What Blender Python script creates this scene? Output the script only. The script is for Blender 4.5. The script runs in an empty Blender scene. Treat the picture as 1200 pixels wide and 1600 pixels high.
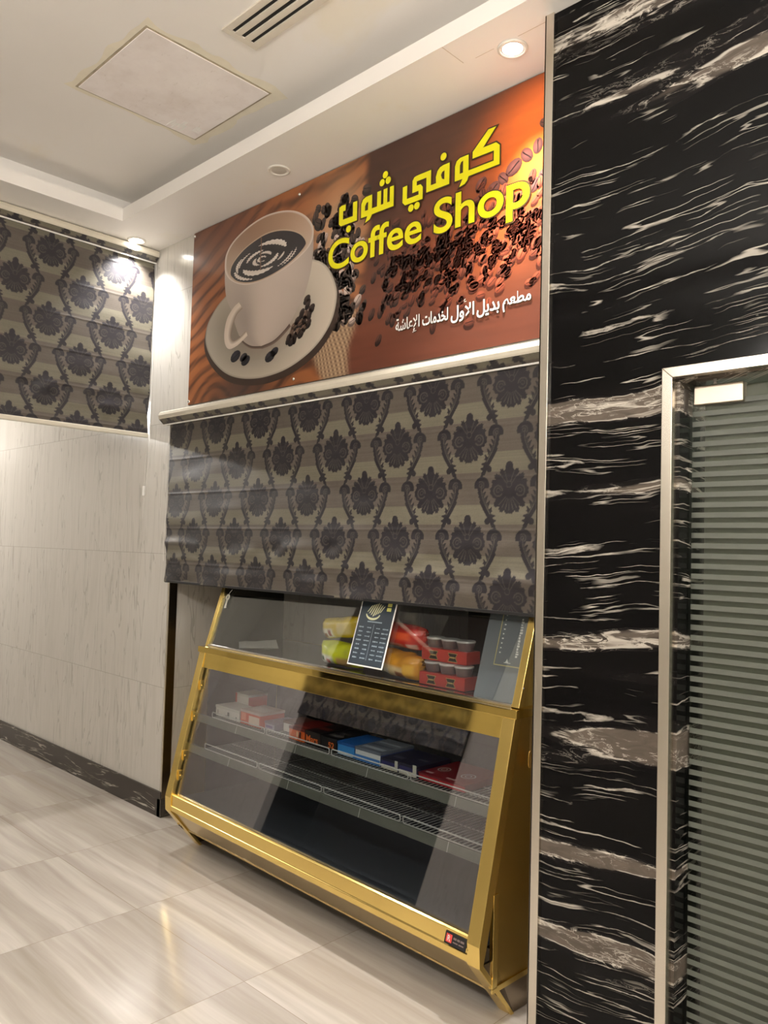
import bpy, bmesh, math, random
import numpy as np
from mathutils import Vector, Matrix

random.seed(7)
RNG = np.random.default_rng(11)
SC = bpy.context.scene
COL = SC.collection
PI = math.pi

# ------------------------------------------------------------------ camera
YAW, PITCH, ROLL, CAM_D, CAM_H, FPX = 0.770137, 0.0441427, 0.0271750, 2.532457, 1.63, 1237.95
fw = Vector((-math.sin(YAW) * math.cos(PITCH), math.cos(YAW) * math.cos(PITCH), math.sin(PITCH)))
rt0 = Vector((math.cos(YAW), math.sin(YAW), 0))
up0 = rt0.cross(fw)
rt = rt0 * math.cos(ROLL) + up0 * math.sin(ROLL)
up = -rt0 * math.sin(ROLL) + up0 * math.cos(ROLL)
cam = bpy.data.cameras.new('camera')
cam.sensor_fit = 'VERTICAL'
cam.sensor_height = 36.0
cam.lens = 36.0 * FPX / 1600.0
cam.clip_start = 0.02
cam_o = bpy.data.objects.new('camera', cam)
COL.objects.link(cam_o)
M = Matrix.Identity(4)
for i in range(3):
    M[i][0], M[i][1], M[i][2] = rt[i], up[i], -fw[i]
M[0][3], M[1][3], M[2][3] = 0.0, -CAM_D, CAM_H
cam_o.matrix_world = M
SC.camera = cam_o

# ------------------------------------------------------------------ world, exposure, room lights
SC.view_settings.view_transform = 'Standard'
SC.view_settings.look = 'None'
SC.view_settings.gamma = 1.0
SC.view_settings.use_curve_mapping = False
SC.view_settings.exposure = 0.86
SC.cycles.use_denoising = True
SC.cycles.max_bounces = 10
SC.cycles.transparent_max_bounces = 16
SC.cycles.sample_clamp_indirect = 8.0
SC.cycles.caustics_reflective = True
SC.cycles.caustics_refractive = False
world = bpy.data.worlds.new('world')
SC.world = world
world.use_nodes = True
world.node_tree.nodes['Background'].inputs['Color'].default_value = (0.9, 0.82, 0.70, 1)
world.node_tree.nodes['Background'].inputs['Strength'].default_value = 0.02

WARM = (1.0, 0.955, 0.90)
COOL = (1.0, 0.97, 0.95)
FILL_GLOBE_W = 84.0       # watts of each added unseen globe          
SPOT_W = 150.0           # watts of each lit downlight
BACK_ROOM_W = 7.0       # unseen fill light added behind the glass door
KITCHEN_W = 1.5


def link_light(name, kind, loc, energy, color, size=0.1, rot=(0, 0, 0), cone=None, blend=0.6):
    l = bpy.data.lights.new(name, kind)
    l.energy = energy
    l.color = color
    if kind == 'AREA':
        l.shape = 'SQUARE'
        l.size = size
    else:
        l.shadow_soft_size = size
    if kind == 'SPOT':
        l.spot_size = cone
        l.spot_blend = blend
    o = bpy.data.objects.new(name, l)
    o.location = loc
    o.rotation_euler = rot
    COL.objects.link(o)
    return o


# ------------------------------------------------------------------ helpers
def S(r, g, b):
    """sRGB 0-255 -> linear"""
    f = lambda c: (c / 12.92) if c <= 0.04045 else ((c + 0.055) / 1.055) ** 2.4
    return (f(r / 255), f(g / 255), f(b / 255))


def SN(a):
    a = np.asarray(a, float) / 255.0
    return np.where(a <= 0.04045, a / 12.92, ((a + 0.055) / 1.055) ** 2.4)


class MB:
    def __init__(self):
        self.v, self.f, self.mi, self.sm = [], [], [], []

    def add(self, vs, fs, mi=0, smooth=False):
        b = len(self.v)
        self.v += [tuple(p) for p in vs]
        for f in fs:
            self.f.append([i + b for i in f])
            self.mi.append(mi)
            self.sm.append(smooth)
        return self

    def box(self, x0, x1, y0, y1, z0, z1, mi=0):
        v = [(x0, y0, z0), (x1, y0, z0), (x1, y1, z0), (x0, y1, z0), (x0, y0, z1), (x1, y0, z1), (x1, y1, z1), (x0, y1, z1)]
        return self.add(v, [(0, 3, 2, 1), (4, 5, 6, 7), (0, 1, 5, 4), (1, 2, 6, 5), (2, 3, 7, 6), (3, 0, 4, 7)], mi)

    def prism_x(self, poly, x0, x1, mi=0):
        """poly of (y, z) extruded along x"""
        n = len(poly)
        v = [(x0, a, b) for a, b in poly] + [(x1, a, b) for a, b in poly]
        fs = [list(range(n))[::-1], [i + n for i in range(n)]]
        for i in range(n):
            j = (i + 1) % n
            fs.append((i, j, j + n, i + n))
        return self.add(v, fs, mi)

    def prism_y(self, poly, y0, y1, mi=0):
        n = len(poly)
        v = [(a, y0, b) for a, b in poly] + [(a, y1, b) for a, b in poly]
        fs = [list(range(n)), [i + n for i in range(n)][::-1]]
        for i in range(n):
            j = (i + 1) % n
            fs.append((j, i, i + n, j + n))
        return self.add(v, fs, mi)

    def tube(self, pts, r, seg=8, mi=0, closed=False):
        pts = [Vector(p) for p in pts]
        n = len(pts)
        rings = []
        prev = None
        for i, p in enumerate(pts):
            if closed:
                t = pts[(i + 1) % n] - pts[i - 1]
            else:
                t = pts[min(i + 1, n - 1)] - pts[max(i - 1, 0)]
            t.normalize()
            a = prev if prev is not None else (Vector((0, 0, 1)) if abs(t.z) < 0.9 else Vector((1, 0, 0)))
            s = t.cross(a)
            if s.length < 1e-6:
                s = t.cross(Vector((1, 0.3, 0.2)))
            s.normalize()
            u = s.cross(t)
            prev = u
            rings.append([p + (s * math.cos(k * 2 * PI / seg) + u * math.sin(k * 2 * PI / seg)) * r for k in range(seg)])
        vs = [q for ring in rings for q in ring]
        fs = []
        m = n if closed else n - 1
        for i in range(m):
            for k in range(seg):
                a, b = i * seg + k, i * seg + (k + 1) % seg
                c, d = ((i + 1) % n) * seg + (k + 1) % seg, ((i + 1) % n) * seg + k
                fs.append((a, b, c, d))
        self.add(vs, fs, mi, True)
        if not closed:
            self.add(rings[0], [list(range(seg))[::-1]], mi)
            self.add(rings[-1], [list(range(seg))], mi)
        return self

    def lathe(self, prof, c=(0, 0, 0), seg=24, mi=0, axis='z'):
        """prof of (r, h)"""
        vs, fs = [], []
        for r, h in prof:
            for k in range(seg):
                a = 2 * PI * k / seg
                p = (r * math.cos(a), r * math.sin(a), h)
                if axis == 'y':
                    p = (p[0], -p[2], p[1])
                elif axis == 'x':
                    p = (p[2], p[0], p[1])
                vs.append((p[0] + c[0], p[1] + c[1], p[2] + c[2]))
        for i in range(len(prof) - 1):
            for k in range(seg):
                fs.append((i * seg + k, i * seg + (k + 1) % seg, (i + 1) * seg + (k + 1) % seg, (i + 1) * seg + k))
        self.add(vs, fs, mi, True)
        self.add(vs[:seg], [list(range(seg))[::-1]], mi)
        self.add(vs[-seg:], [list(range(seg))], mi)
        return self

    def build(self, name, mats, parent=None, bevel=0.0, loc=(0, 0, 0)):
        me = bpy.data.meshes.new(name)
        me.from_pydata(self.v, [], self.f)
        if not isinstance(mats, (list, tuple)):
            mats = [mats]
        for m in mats:
            me.materials.append(m)
        me.polygons.foreach_set('material_index', self.mi)
        me.polygons.foreach_set('use_smooth', self.sm)
        me.update()
        bm = bmesh.new()
        bm.from_mesh(me)
        bmesh.ops.recalc_face_normals(bm, faces=bm.faces)
        bm.to_mesh(me)
        bm.free()
        o = bpy.data.objects.new(name, me)
        COL.objects.link(o)
        o.location = loc
        if parent is not None:
            o.parent = parent
        if bevel > 0:
            md = o.modifiers.new('bevel', 'BEVEL')
            md.width = bevel
            md.segments = 2
            md.limit_method = 'ANGLE'
            md.angle_limit = math.radians(40)
        return o


def grid_object(name, P, colors, mat, parent=None, smooth=True, back=None, flip=False):
    """P: (n, m, 3) grid of points, colors: (n, m, 3) linear; optional coarse sheet behind"""
    n, m = P.shape[:2]
    V = P.reshape(-1, 3)
    i = np.arange(n - 1)[:, None] * m + np.arange(m - 1)[None, :]
    F = np.stack([i, i + 1, i + m + 1, i + m], -1).reshape(-1, 4)
    if flip:
        F = F[:, ::-1]
    C = colors.reshape(-1, 3)
    if back is not None:
        off = np.array(back)
        ring = np.concatenate([np.arange(m), np.arange(1, n) * m + m - 1, (n - 1) * m + np.arange(m - 2, -1, -1), np.arange(n - 2, 0, -1) * m])
        k = len(ring)
        b = len(V)
        V = np.concatenate([V, V[ring] + off])
        C = np.concatenate([C, C[ring]])
        j = np.arange(k)
        j2 = (j + 1) % k
        R = np.stack([ring[j], b + j, b + j2, ring[j2]], -1)
        ci = [b, b + m - 1, b + m - 1 + n - 1, b + 2 * (m - 1) + n - 1]
        Q = np.array([[ci[0], ci[3], ci[2], ci[1]]])
        if flip:
            R, Q = R[:, ::-1], Q[:, ::-1]
        F = np.concatenate([F, R, Q])
    me = bpy.data.meshes.new(name)
    me.vertices.add(len(V))
    me.vertices.foreach_set('co', V.astype(np.float32).ravel())
    me.loops.add(F.size)
    me.loops.foreach_set('vertex_index', F.astype(np.int32).ravel())
    me.polygons.add(len(F))
    me.polygons.foreach_set('loop_start', (np.arange(len(F)) * 4).astype(np.int32))
    sm = np.zeros(len(F), bool)
    sm[:(n - 1) * (m - 1)] = smooth
    me.polygons.foreach_set('use_smooth', sm)
    at = me.color_attributes.new('tint', 'FLOAT_COLOR', 'POINT')
    at.data.foreach_set('color', np.concatenate([C, np.ones((len(C), 1))], 1).astype(np.float32).ravel())
    me.materials.append(mat)
    me.update(calc_edges=True)
    me.validate()
    o = bpy.data.objects.new(name, me)
    COL.objects.link(o)
    if parent is not None:
        o.parent = parent
    return o


def empty(name, loc=(0, 0, 0), rz=0.0):
    o = bpy.data.objects.new(name, None)
    o.empty_display_size = 0.05
    COL.objects.link(o)
    o.location = loc
    o.rotation_euler = (0, 0, rz)
    return o


def tag(o, label, cat, group=None):
    o['label'] = label
    o['category'] = cat
    if group:
        o['group'] = group
    return o


def struct(o, label=None, cat=None):
    o['kind'] = 'structure'
    if label:
        o['label'] = label
    if cat:
        o['category'] = cat
    return o


def curve_mesh(loops=None, text=None, size=1.0, offset=0.0, depth=0.001):
    """flat outline or text -> list of verts (x, y, z) and faces"""
    if text is not None:
        c = bpy.data.curves.new('tmp', 'FONT')
        c.body = text
        c.size = size
    else:
        c = bpy.data.curves.new('tmp', 'CURVE')
        c.dimensions = '2D'
        c.fill_mode = 'BOTH'
        for lp in loops:
            s = c.splines.new('POLY')
            s.points.add(len(lp) - 1)
            for p, (a, b) in zip(s.points, lp):
                p.co = (a, b, 0, 1)
            s.use_cyclic_u = True
    c.offset = offset
    c.extrude = depth / 2
    o = bpy.data.objects.new('tmp', c)
    COL.objects.link(o)
    bpy.context.view_layer.update()
    dg = bpy.context.evaluated_depsgraph_get()
    me = bpy.data.meshes.new_from_object(o.evaluated_get(dg))
    vs = [tuple(v.co) for v in me.vertices]
    fs = [tuple(p.vertices) for p in me.polygons]
    bpy.data.objects.remove(o)
    bpy.data.curves.remove(c)
    bpy.data.meshes.remove(me)
    return vs, fs


def fit_text(text, x0, x1, y0, y1, offset=0.0, depth=0.001):
    """text stretched to the given box"""
    vs, fs = curve_mesh(text=text, offset=offset, depth=depth)
    xs = [v[0] for v in vs]
    ys = [v[1] for v in vs]
    sx = (x1 - x0) / (max(xs) - min(xs))
    sy = (y1 - y0) / (max(ys) - min(ys))
    return [((v[0] - min(xs)) * sx + x0, (v[1] - min(ys)) * sy + y0, v[2]) for v in vs], fs


# ------------------------------------------------------------------ materials
def nodes_of(name):
    m = bpy.data.materials.new(name)
    m.use_nodes = True
    nt = m.node_tree
    return m, nt, nt.nodes['Principled BSDF']


class NT:
    def __init__(self, nt):
        self.nt = nt

    def n(self, typ, **kw):
        nd = self.nt.nodes.new(typ)
        for k, v in kw.items():
            setattr(nd, k, v)
        return nd

    def l(self, a, b):
        self.nt.links.new(a, b)

    def math(self, op, a, b=None, c=None):
        nd = self.n('ShaderNodeMath', operation=op)
        for i, x in enumerate((a, b, c)):
            if x is None:
                continue
            if isinstance(x, (int, float)):
                nd.inputs[i].default_value = x
            else:
                self.l(x, nd.inputs[i])
        return nd.outputs[0]

    def noise(self, vec, scale, detail=3, rough=0.55, dist=0.0):
        nd = self.n('ShaderNodeTexNoise')
        self.l(vec, nd.inputs['Vector'])
        nd.inputs['Scale'].default_value = scale
        nd.inputs['Detail'].default_value = detail
        nd.inputs['Roughness'].default_value = rough
        nd.inputs['Distortion'].default_value = dist
        return nd.outputs['Fac']

    def coord(self, scale=(1, 1, 1), rot=(0, 0, 0), loc=(0, 0, 0)):
        g = self.n('ShaderNodeNewGeometry')
        mp = self.n('ShaderNodeMapping')
        self.l(g.outputs['Position'], mp.inputs['Vector'])
        mp.inputs['Scale'].default_value = scale
        mp.inputs['Rotation'].default_value = rot
        mp.inputs['Location'].default_value = loc
        return mp.outputs['Vector']

    def ramp(self, fac, stops, interp='LINEAR'):
        r = self.n('ShaderNodeValToRGB')
        r.color_ramp.interpolation = interp
        el = r.color_ramp.elements
        while len(el) < len(stops):
            el.new(0.5)
        for e, (p, c) in zip(el, stops):
            e.position = p
            e.color = (c[0], c[1], c[2], 1) if not isinstance(c, (int, float)) else (c, c, c, 1)
        self.l(fac, r.inputs['Fac'])
        return r.outputs['Color']

    def mix(self, fac, a, b, mode='MIX'):
        nd = self.n('ShaderNodeMix', data_type='RGBA', blend_type=mode)
        for i, x in ((0, fac), (6, a), (7, b)):
            if isinstance(x, (int, float)):
                nd.inputs[i].default_value = x
            elif isinstance(x, tuple):
                nd.inputs[i].default_value = (x[0], x[1], x[2], 1)
            else:
                self.l(x, nd.inputs[i])
        return nd.outputs[2]

    def bump(self, h, strength, dist, bsdf):
        b = self.n('ShaderNodeBump')
        b.inputs['Strength'].default_value = strength
        b.inputs['Distance'].default_value = dist
        self.l(h, b.inputs['Height'])
        self.l(b.outputs['Normal'], bsdf.inputs['Normal'])


def plain(name, col, rough=0.5, metal=0.0, spec=0.5, noise=0.0, nscale=20.0, coat=0.0, emit=None, estr=0.0):
    m, nt, b = nodes_of(name)
    b.inputs['Base Color'].default_value = (*col, 1)
    b.inputs['Roughness'].default_value = rough
    b.inputs['Metallic'].default_value = metal
    b.inputs['Specular IOR Level'].default_value = spec
    b.inputs['Coat Weight'].default_value = coat
    T = NT(nt)
    if noise > 0:
        f = T.noise(T.coord(), nscale, 4)
        a = tuple(c * (1 - noise) for c in col)
        c2 = tuple(min(1, c * (1 + noise)) for c in col)
        T.l(T.ramp(f, [(0.3, a), (0.7, c2)]), b.inputs['Base Color'])
    if emit:
        b.inputs['Emission Color'].default_value = (*emit, 1)
        b.inputs['Emission Strength'].default_value = estr
    return m


def metal_mat(name, col, rough, wob=0.0, wscale=6.0, streak=None):
    m, nt, b = nodes_of(name)
    b.inputs['Base Color'].default_value = (*col, 1)
    b.inputs['Metallic'].default_value = 1.0
    b.inputs['Roughness'].default_value = rough
    T = NT(nt)
    if wob > 0:
        h = T.noise(T.coord(), wscale, 1.5)
        T.bump(h, wob, 0.02, b)
    if streak:
        f = T.noise(T.coord(scale=streak), 1.0, 3)
        T.l(T.ramp(f, [(0.3, rough * 0.8), (0.7, rough * 1.25)]), b.inputs['Roughness'])
    return m


def tint_mat(name, rough=0.5, spec=0.5, coat=0.0, coat_rough=0.1, bump=0.0, bscale=(60, 60, 60), sheen=0.0):
    m, nt, b = nodes_of(name)
    T = NT(nt)
    a = T.n('ShaderNodeAttribute', attribute_name='tint')
    T.l(a.outputs['Color'], b.inputs['Base Color'])
    b.inputs['Roughness'].default_value = rough
    b.inputs['Specular IOR Level'].default_value = spec
    b.inputs['Coat Weight'].default_value = coat
    b.inputs['Coat Roughness'].default_value = coat_rough
    b.inputs['Sheen Weight'].default_value = sheen
    if bump > 0:
        T.bump(T.noise(T.coord(scale=bscale), 1.0, 3), bump, 0.002, b)
    return m


def glass_mat(name, ior=1.5, tint=(0.95, 0.97, 0.96), rough=0.0, gl=(1, 1, 1)):
    m, nt, b = nodes_of(name)
    nt.nodes.remove(b)
    T = NT(nt)
    ge = T.n('ShaderNodeNewGeometry')
    dt = T.n('ShaderNodeVectorMath', operation='DOT_PRODUCT')
    T.l(ge.outputs['Incoming'], dt.inputs[0])
    T.l(ge.outputs['Normal'], dt.inputs[1])
    f0 = ((ior - 1) / (ior + 1)) ** 2
    cs = T.math('SUBTRACT', 1.0, T.math('ABSOLUTE', dt.outputs['Value']))
    fac = T.math('ADD', f0, T.math('MULTIPLY', T.math('POWER', cs, 5.0), 1.0 - f0))
    tr = T.n('ShaderNodeBsdfTransparent')
    tr.inputs['Color'].default_value = (*tint, 1)
    g = T.n('ShaderNodeBsdfGlossy')
    g.inputs['Roughness'].default_value = rough
    g.inputs['Color'].default_value = (*gl, 1)
    mx = T.n('ShaderNodeMixShader')
    T.l(fac, mx.inputs[0])
    T.l(tr.outputs[0], mx.inputs[1])
    T.l(g.outputs[0], mx.inputs[2])
    T.l(mx.outputs[0], nt.nodes['Material Output'].inputs['Surface'])
    return m


def joint_mask(T, val, period, offset, width):
    """1 in a thin joint line, else 0"""
    f = T.math('FRACT', T.math('DIVIDE', T.math('SUBTRACT', val, offset), period))
    d = T.math('ABSOLUTE', T.math('SUBTRACT', f, 0.5))
    return T.math('GREATER_THAN', d, 0.5 - width / period / 2)


def make_marble_white():
    m, nt, b = nodes_of('pale_veined_marble')
    T = NT(nt)
    g = T.n('ShaderNodeNewGeometry')
    sp = T.n('ShaderNodeSeparateXYZ')
    T.l(g.outputs['Position'], sp.inputs[0])
    zrow = T.math('FLOOR', T.math('DIVIDE', T.math('SUBTRACT', sp.outputs['Z'], 0.752), 0.801))
    xrow = T.math('FLOOR', T.math('DIVIDE', T.math('ADD', sp.outputs['X'], 5.8), 1.6))
    sh = T.math('ADD', T.math('MULTIPLY', zrow, 3.7), T.math('MULTIPLY', xrow, 7.3))
    cb = T.n('ShaderNodeCombineXYZ')
    T.l(T.math('ADD', T.math('ADD', sp.outputs['X'], sp.outputs['Y']), sh), cb.inputs[0])
    T.l(T.math('MULTIPLY', T.math('ADD', sp.outputs['Z'], sh), 0.10), cb.inputs[2])
    v = cb.outputs[0]
    n1 = T.noise(v, 5.5, 5, 0.6, 0.6)
    n2 = T.noise(v, 13.0, 2.5, 0.5, 0.5)
    base = T.ramp(n1, [(0.25, S(186, 181, 172)), (0.5, S(198, 194, 186)), (0.75, S(190, 185, 176))])
    ridge = T.math('ABSOLUTE', T.math('SUBTRACT', n2, 0.5))
    vein = T.math('MULTIPLY', T.math('LESS_THAN', ridge, 0.009), T.math('GREATER_THAN', n1, 0.46))
    ridge2 = T.math('ABSOLUTE', T.math('SUBTRACT', n1, 0.52))
    soft = T.ramp(ridge2, [(0.0, 0.7), (0.035, 0.0)])
    c = T.mix(T.math('MULTIPLY', vein, 0.38), base, S(140, 134, 124))
    sf = T.n('ShaderNodeSeparateColor')
    T.l(soft, sf.inputs[0])
    c = T.mix(T.math('MULTIPLY', sf.outputs[0], 0.35), c, S(160, 154, 144))
    j = T.math('MAXIMUM', joint_mask(T, sp.outputs['Z'], 0.801, 0.752, 0.004), 0.0)
    c = T.mix(T.math('MULTIPLY', j, 0.55), c, S(150, 145, 135))
    T.l(c, b.inputs['Base Color'])
    b.inputs['Roughness'].default_value = 0.16
    b.inputs['Specular IOR Level'].default_value = 0.45
    return m


def make_marble_black(name='black_veined_marble', tones=((5, 5, 6), (10, 9, 10), (24, 21, 21))):
    m, nt, b = nodes_of(name)
    T = NT(nt)
    g = T.n('ShaderNodeNewGeometry')
    sp = T.n('ShaderNodeSeparateXYZ')
    T.l(g.outputs['Position'], sp.inputs[0])
    along = T.math('ADD', sp.outputs['X'], sp.outputs['Y'])
    def field(sx, sz, scale, detail, dist=0.0, rough=0.5, oy=0.0, zsrc=None):
        c2 = T.n('ShaderNodeCombineXYZ')
        T.l(T.math('MULTIPLY', along, sx), c2.inputs[0])
        c2.inputs[1].default_value = oy
        T.l(T.math('MULTIPLY', zsrc if zsrc is not None else sp.outputs['Z'], sz), c2.inputs[2])
        return T.noise(c2.outputs[0], scale, detail, rough, dist)

    def gate(f, lo, hi):
        r = T.ramp(f, [(lo, 0.0), (hi, 1.0)])
        q = T.n('ShaderNodeSeparateColor')
        T.l(r, q.inputs[0])
        return q.outputs[0]

    def line(f, c, w):
        r = T.ramp(T.math('ABSOLUTE', T.math('SUBTRACT', f, c)), [(0.0, 1.0), (w * 0.5, 0.9), (w, 0.0)])
        q = T.n('ShaderNodeSeparateColor')
        T.l(r, q.inputs[0])
        return q.outputs[0]

    # strata: slow undulation, a slight dip along the wall, fine jitter
    w1 = field(1.0, 1.0, 1.7, 1.0, oy=3.0)
    w2 = field(5.0, 9.0, 2.2, 2.0, oy=7.0)
    zz = T.math('ADD', T.math('ADD', sp.outputs['Z'], T.math('MULTIPLY', along, -0.05)),
                T.math('ADD', T.math('MULTIPLY', w1, 0.12), T.math('MULTIPLY', w2, 0.020)))
    fa = field(0.28, 6.0, 2.0, 1.5, oy=1.0, zsrc=zz)
    fb = field(0.45, 9.5, 2.0, 2.0, oy=5.0, zsrc=zz)
    fc = field(0.7, 15.0, 2.0, 2.0, oy=11.0, zsrc=zz)
    br = field(2.2, 7.0, 1.6, 2.0, oy=9.0, zsrc=zz)
    br2 = field(3.0, 10.0, 1.6, 2.0, oy=19.0, zsrc=zz)
    cloud = field(0.30, 4.2, 1.8, 2.0, oy=17.0, zsrc=zz)
    torn = field(4.5, 16.0, 2.4, 5.0, 0.8, 0.65, oy=23.0)
    thick = T.math('MULTIPLY', gate(torn, 0.40, 0.80), 0.015)
    va = T.math('MULTIPLY', gate(T.math('SUBTRACT', T.math('ADD', 0.003, thick), T.math('ABSOLUTE', T.math('SUBTRACT', fa, 0.5))), 0.0, 0.006), gate(br, 0.47, 0.55))
    vb = T.math('MULTIPLY', line(fb, 0.55, 0.010), gate(br2, 0.51, 0.59))
    vc = T.math('MULTIPLY', line(fc, 0.47, 0.014), gate(br, 0.55, 0.63))
    band = gate(cloud, 0.61, 0.635)
    bedge = T.math('MULTIPLY', line(cloud, 0.620, 0.012), gate(torn, 0.46, 0.56))
    lace = T.math('MULTIPLY', T.math('MULTIPLY', line(torn, 0.52, 0.022), gate(cloud, 0.575, 0.62)), gate(br2, 0.42, 0.55))
    base = T.ramp(cloud, [(0.3, S(*tones[0])), (0.55, S(*tones[1])), (0.62, S(*tones[2]))])
    c = T.mix(T.math('MULTIPLY', band, T.math('ADD', T.math('MULTIPLY', torn, 0.8), 0.25)), base, S(112, 102, 92))
    tot = T.math('MINIMUM', T.math('ADD', T.math('ADD', T.math('MULTIPLY', va, 0.66), T.math('MULTIPLY', vb, 0.72)),
                                   T.math('ADD', T.math('MULTIPLY', vc, 0.45), T.math('ADD', T.math('MULTIPLY', bedge, 0.8), T.math('MULTIPLY', lace, 0.6)))), 1.0)
    c = T.mix(tot, c, S(196, 188, 176))
    T.l(c, b.inputs['Base Color'])
    b.inputs['Roughness'].default_value = 0.1
    b.inputs['Specular IOR Level'].default_value = 0.16
    return m


def make_floor():
    m, nt, b = nodes_of('polished_floor_tiles')
    T = NT(nt)
    g = T.n('ShaderNodeNewGeometry')
    sp = T.n('ShaderNodeSeparateXYZ')
    T.l(g.outputs['Position'], sp.inputs[0])
    tx = T.math('FLOOR', T.math('DIVIDE', T.math('ADD', sp.outputs['X'], 2.446), 0.80))
    ty = T.math('FLOOR', T.math('DIVIDE', T.math('ADD', sp.outputs['Y'], 0.690), 0.80))
    sh = T.math('ADD', T.math('MULTIPLY', tx, 5.3), T.math('MULTIPLY', ty, 2.9))
    wob = T.noise(T.coord(), 1.3, 2)
    cb = T.n('ShaderNodeCombineXYZ')
    T.l(T.math('MULTIPLY', T.math('ADD', sp.outputs['X'], sh), 0.05), cb.inputs[0])
    T.l(T.math('ADD', T.math('ADD', sp.outputs['Y'], sh), T.math('MULTIPLY', wob, 0.05)), cb.inputs[1])
    n1 = T.noise(cb.outputs[0], 6.0, 4, 0.55, 0.3)
    n2 = T.noise(cb.outputs[0], 22.0, 5, 0.6, 0.3)
    c = T.ramp(n1, [(0.28, S(158, 149, 138)), (0.46, S(174, 165, 155)), (0.60, S(204, 197, 188)), (0.74, S(168, 159, 148))])
    c = T.mix(0.35, c, T.ramp(n2, [(0.35, S(158, 148, 136)), (0.65, S(196, 189, 179))]))
    j = T.math('MAXIMUM', joint_mask(T, sp.outputs['X'], 0.80, -2.446, 0.003), joint_mask(T, sp.outputs['Y'], 0.80, -0.690, 0.003))
    c = T.mix(T.math('MULTIPLY', j, 0.7), c, S(140, 126, 108))
    T.l(c, b.inputs['Base Color'])
    b.inputs['Roughness'].default_value = 0.14
    b.inputs['Specular IOR Level'].default_value = 0.45
    return m


def make_plaster():
    m, nt, b = nodes_of('painted_plaster')
    T = NT(nt)
    n1 = T.noise(T.coord(), 0.9, 4)
    n2 = T.noise(T.coord(), 35.0, 3)
    c = T.ramp(n1, [(0.35, S(234, 230, 224)), (0.65, S(238, 234, 229))])
    st = T.noise(T.coord(loc=(3.1, 1.7, 0)), 1.7, 5, 0.6, 0.4)
    c = T.mix(T.ramp(st, [(0.60, 0.0), (0.72, 0.35)]), c, S(232, 220, 188))
    T.l(c, b.inputs['Base Color'])
    b.inputs['Roughness'].default_value = 0.55
    T.bump(n2, 0.05, 0.003, b)
    return m


def make_patch():
    m, nt, b = nodes_of('bare_access_board')
    T = NT(nt)
    n1 = T.noise(T.coord(), 5.0, 6, 0.65)
    c = T.ramp(n1, [(0.3, S(228, 219, 214)), (0.5, S(238, 231, 228)), (0.7, S(244, 238, 235))])
    n2 = T.noise(T.coord(scale=(1, 2.2, 1)), 22.0, 5, 0.7)
    c = T.mix(T.ramp(n2, [(0.60, 0.0), (0.75, 0.5)]), c, S(196, 184, 172))
    T.l(c, b.inputs['Base Color'])
    b.inputs['Roughness'].default_value = 0.65
    return m


def make_film():
    """frosted film in horizontal stripes stuck to the door glass"""
    return plain('frosted_film', S(94, 97, 89), 0.5, 0, 0.3, noise=0.05, nscale=8)


MARBLE = make_marble_white()
BLACK_MARBLE = make_marble_black()
SKIRT_MARBLE = make_marble_black('lit_black_marble', ((62, 57, 53), (72, 67, 62), (92, 86, 80)))  # same black marble, with the light on the skirting put into its tones
FLOOR = make_floor()
PLASTER = make_plaster()
PATCH = make_patch()
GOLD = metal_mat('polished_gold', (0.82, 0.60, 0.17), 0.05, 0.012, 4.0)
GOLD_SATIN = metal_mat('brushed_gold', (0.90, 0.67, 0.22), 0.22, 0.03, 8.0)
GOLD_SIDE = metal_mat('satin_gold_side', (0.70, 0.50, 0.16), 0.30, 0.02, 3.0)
STEEL = metal_mat('satin_steel', (0.70, 0.65, 0.57), 0.26)
CHROME = metal_mat('bright_steel', (0.8, 0.78, 0.74), 0.12)
BRONZE = metal_mat('dark_bronze_trim', (0.32, 0.26, 0.19), 0.25)
WIRE = plain('coated_wire', S(206, 206, 200), 0.3, 0.3)
RAIL_GREY = plain('grey_price_rail', S(106, 108, 98), 0.35, 0.2, noise=0.06, nscale=10)
DARK_INSIDE = plain('dark_cabinet_lining', S(34, 35, 42), 0.25, noise=0.15, nscale=6)
GREY_INSIDE = plain('grey_cabinet_floor', S(74, 78, 84), 0.3, noise=0.1, nscale=9)
BLACK_GLOSS = plain('black_gloss_deck', S(14, 14, 15), 0.1, noise=0.1, nscale=9)
BLACK_MATT = plain('black_matt', S(16, 15, 15), 0.6, noise=0.1, nscale=9)
CREAM_METAL = plain('cream_lacquered_metal', S(214, 207, 190), 0.25, 0.15, noise=0.02)
WHITE_PLASTIC = plain('white_plastic', S(232, 230, 224), 0.35, noise=0.03)
MIRROR_FACE = metal_mat('polished_cassette_face', (0.5, 0.48, 0.44), 0.12, 0.04, 7.0)
FABRIC = tint_mat('damask_fabric', 0.42, 0.5, bump=0.25, bscale=(40, 40, 420))
PRINT = tint_mat('glossy_print', 0.35, 0.4, coat=0.35, coat_rough=0.08)
FOIL = tint_mat('shiny_snack_film', 0.22, 0.6, coat=0.5, bump=0.5, bscale=(55, 55, 75))
CARD = tint_mat('printed_card', 0.4, 0.4, coat=0.2, coat_rough=0.2)
YELLOW = plain('yellow_print', S(226, 220, 8), 0.35, noise=0.03)
INK = plain('dark_print_outline', S(58, 40, 14), 0.4, noise=0.05)
WHITE_INK = plain('white_print', S(238, 236, 232), 0.4, noise=0.02)
GLASS = glass_mat('case_glass', 2.5, (0.93, 0.95, 0.95), gl=(0.93, 0.90, 0.99))
HOOD_GLASS = glass_mat('hood_glass', 2.0, (0.90, 0.92, 0.92))
DOOR_GLASS = glass_mat('door_glass', 1.5, (0.74, 0.77, 0.73))
FILM = make_film()

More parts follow.
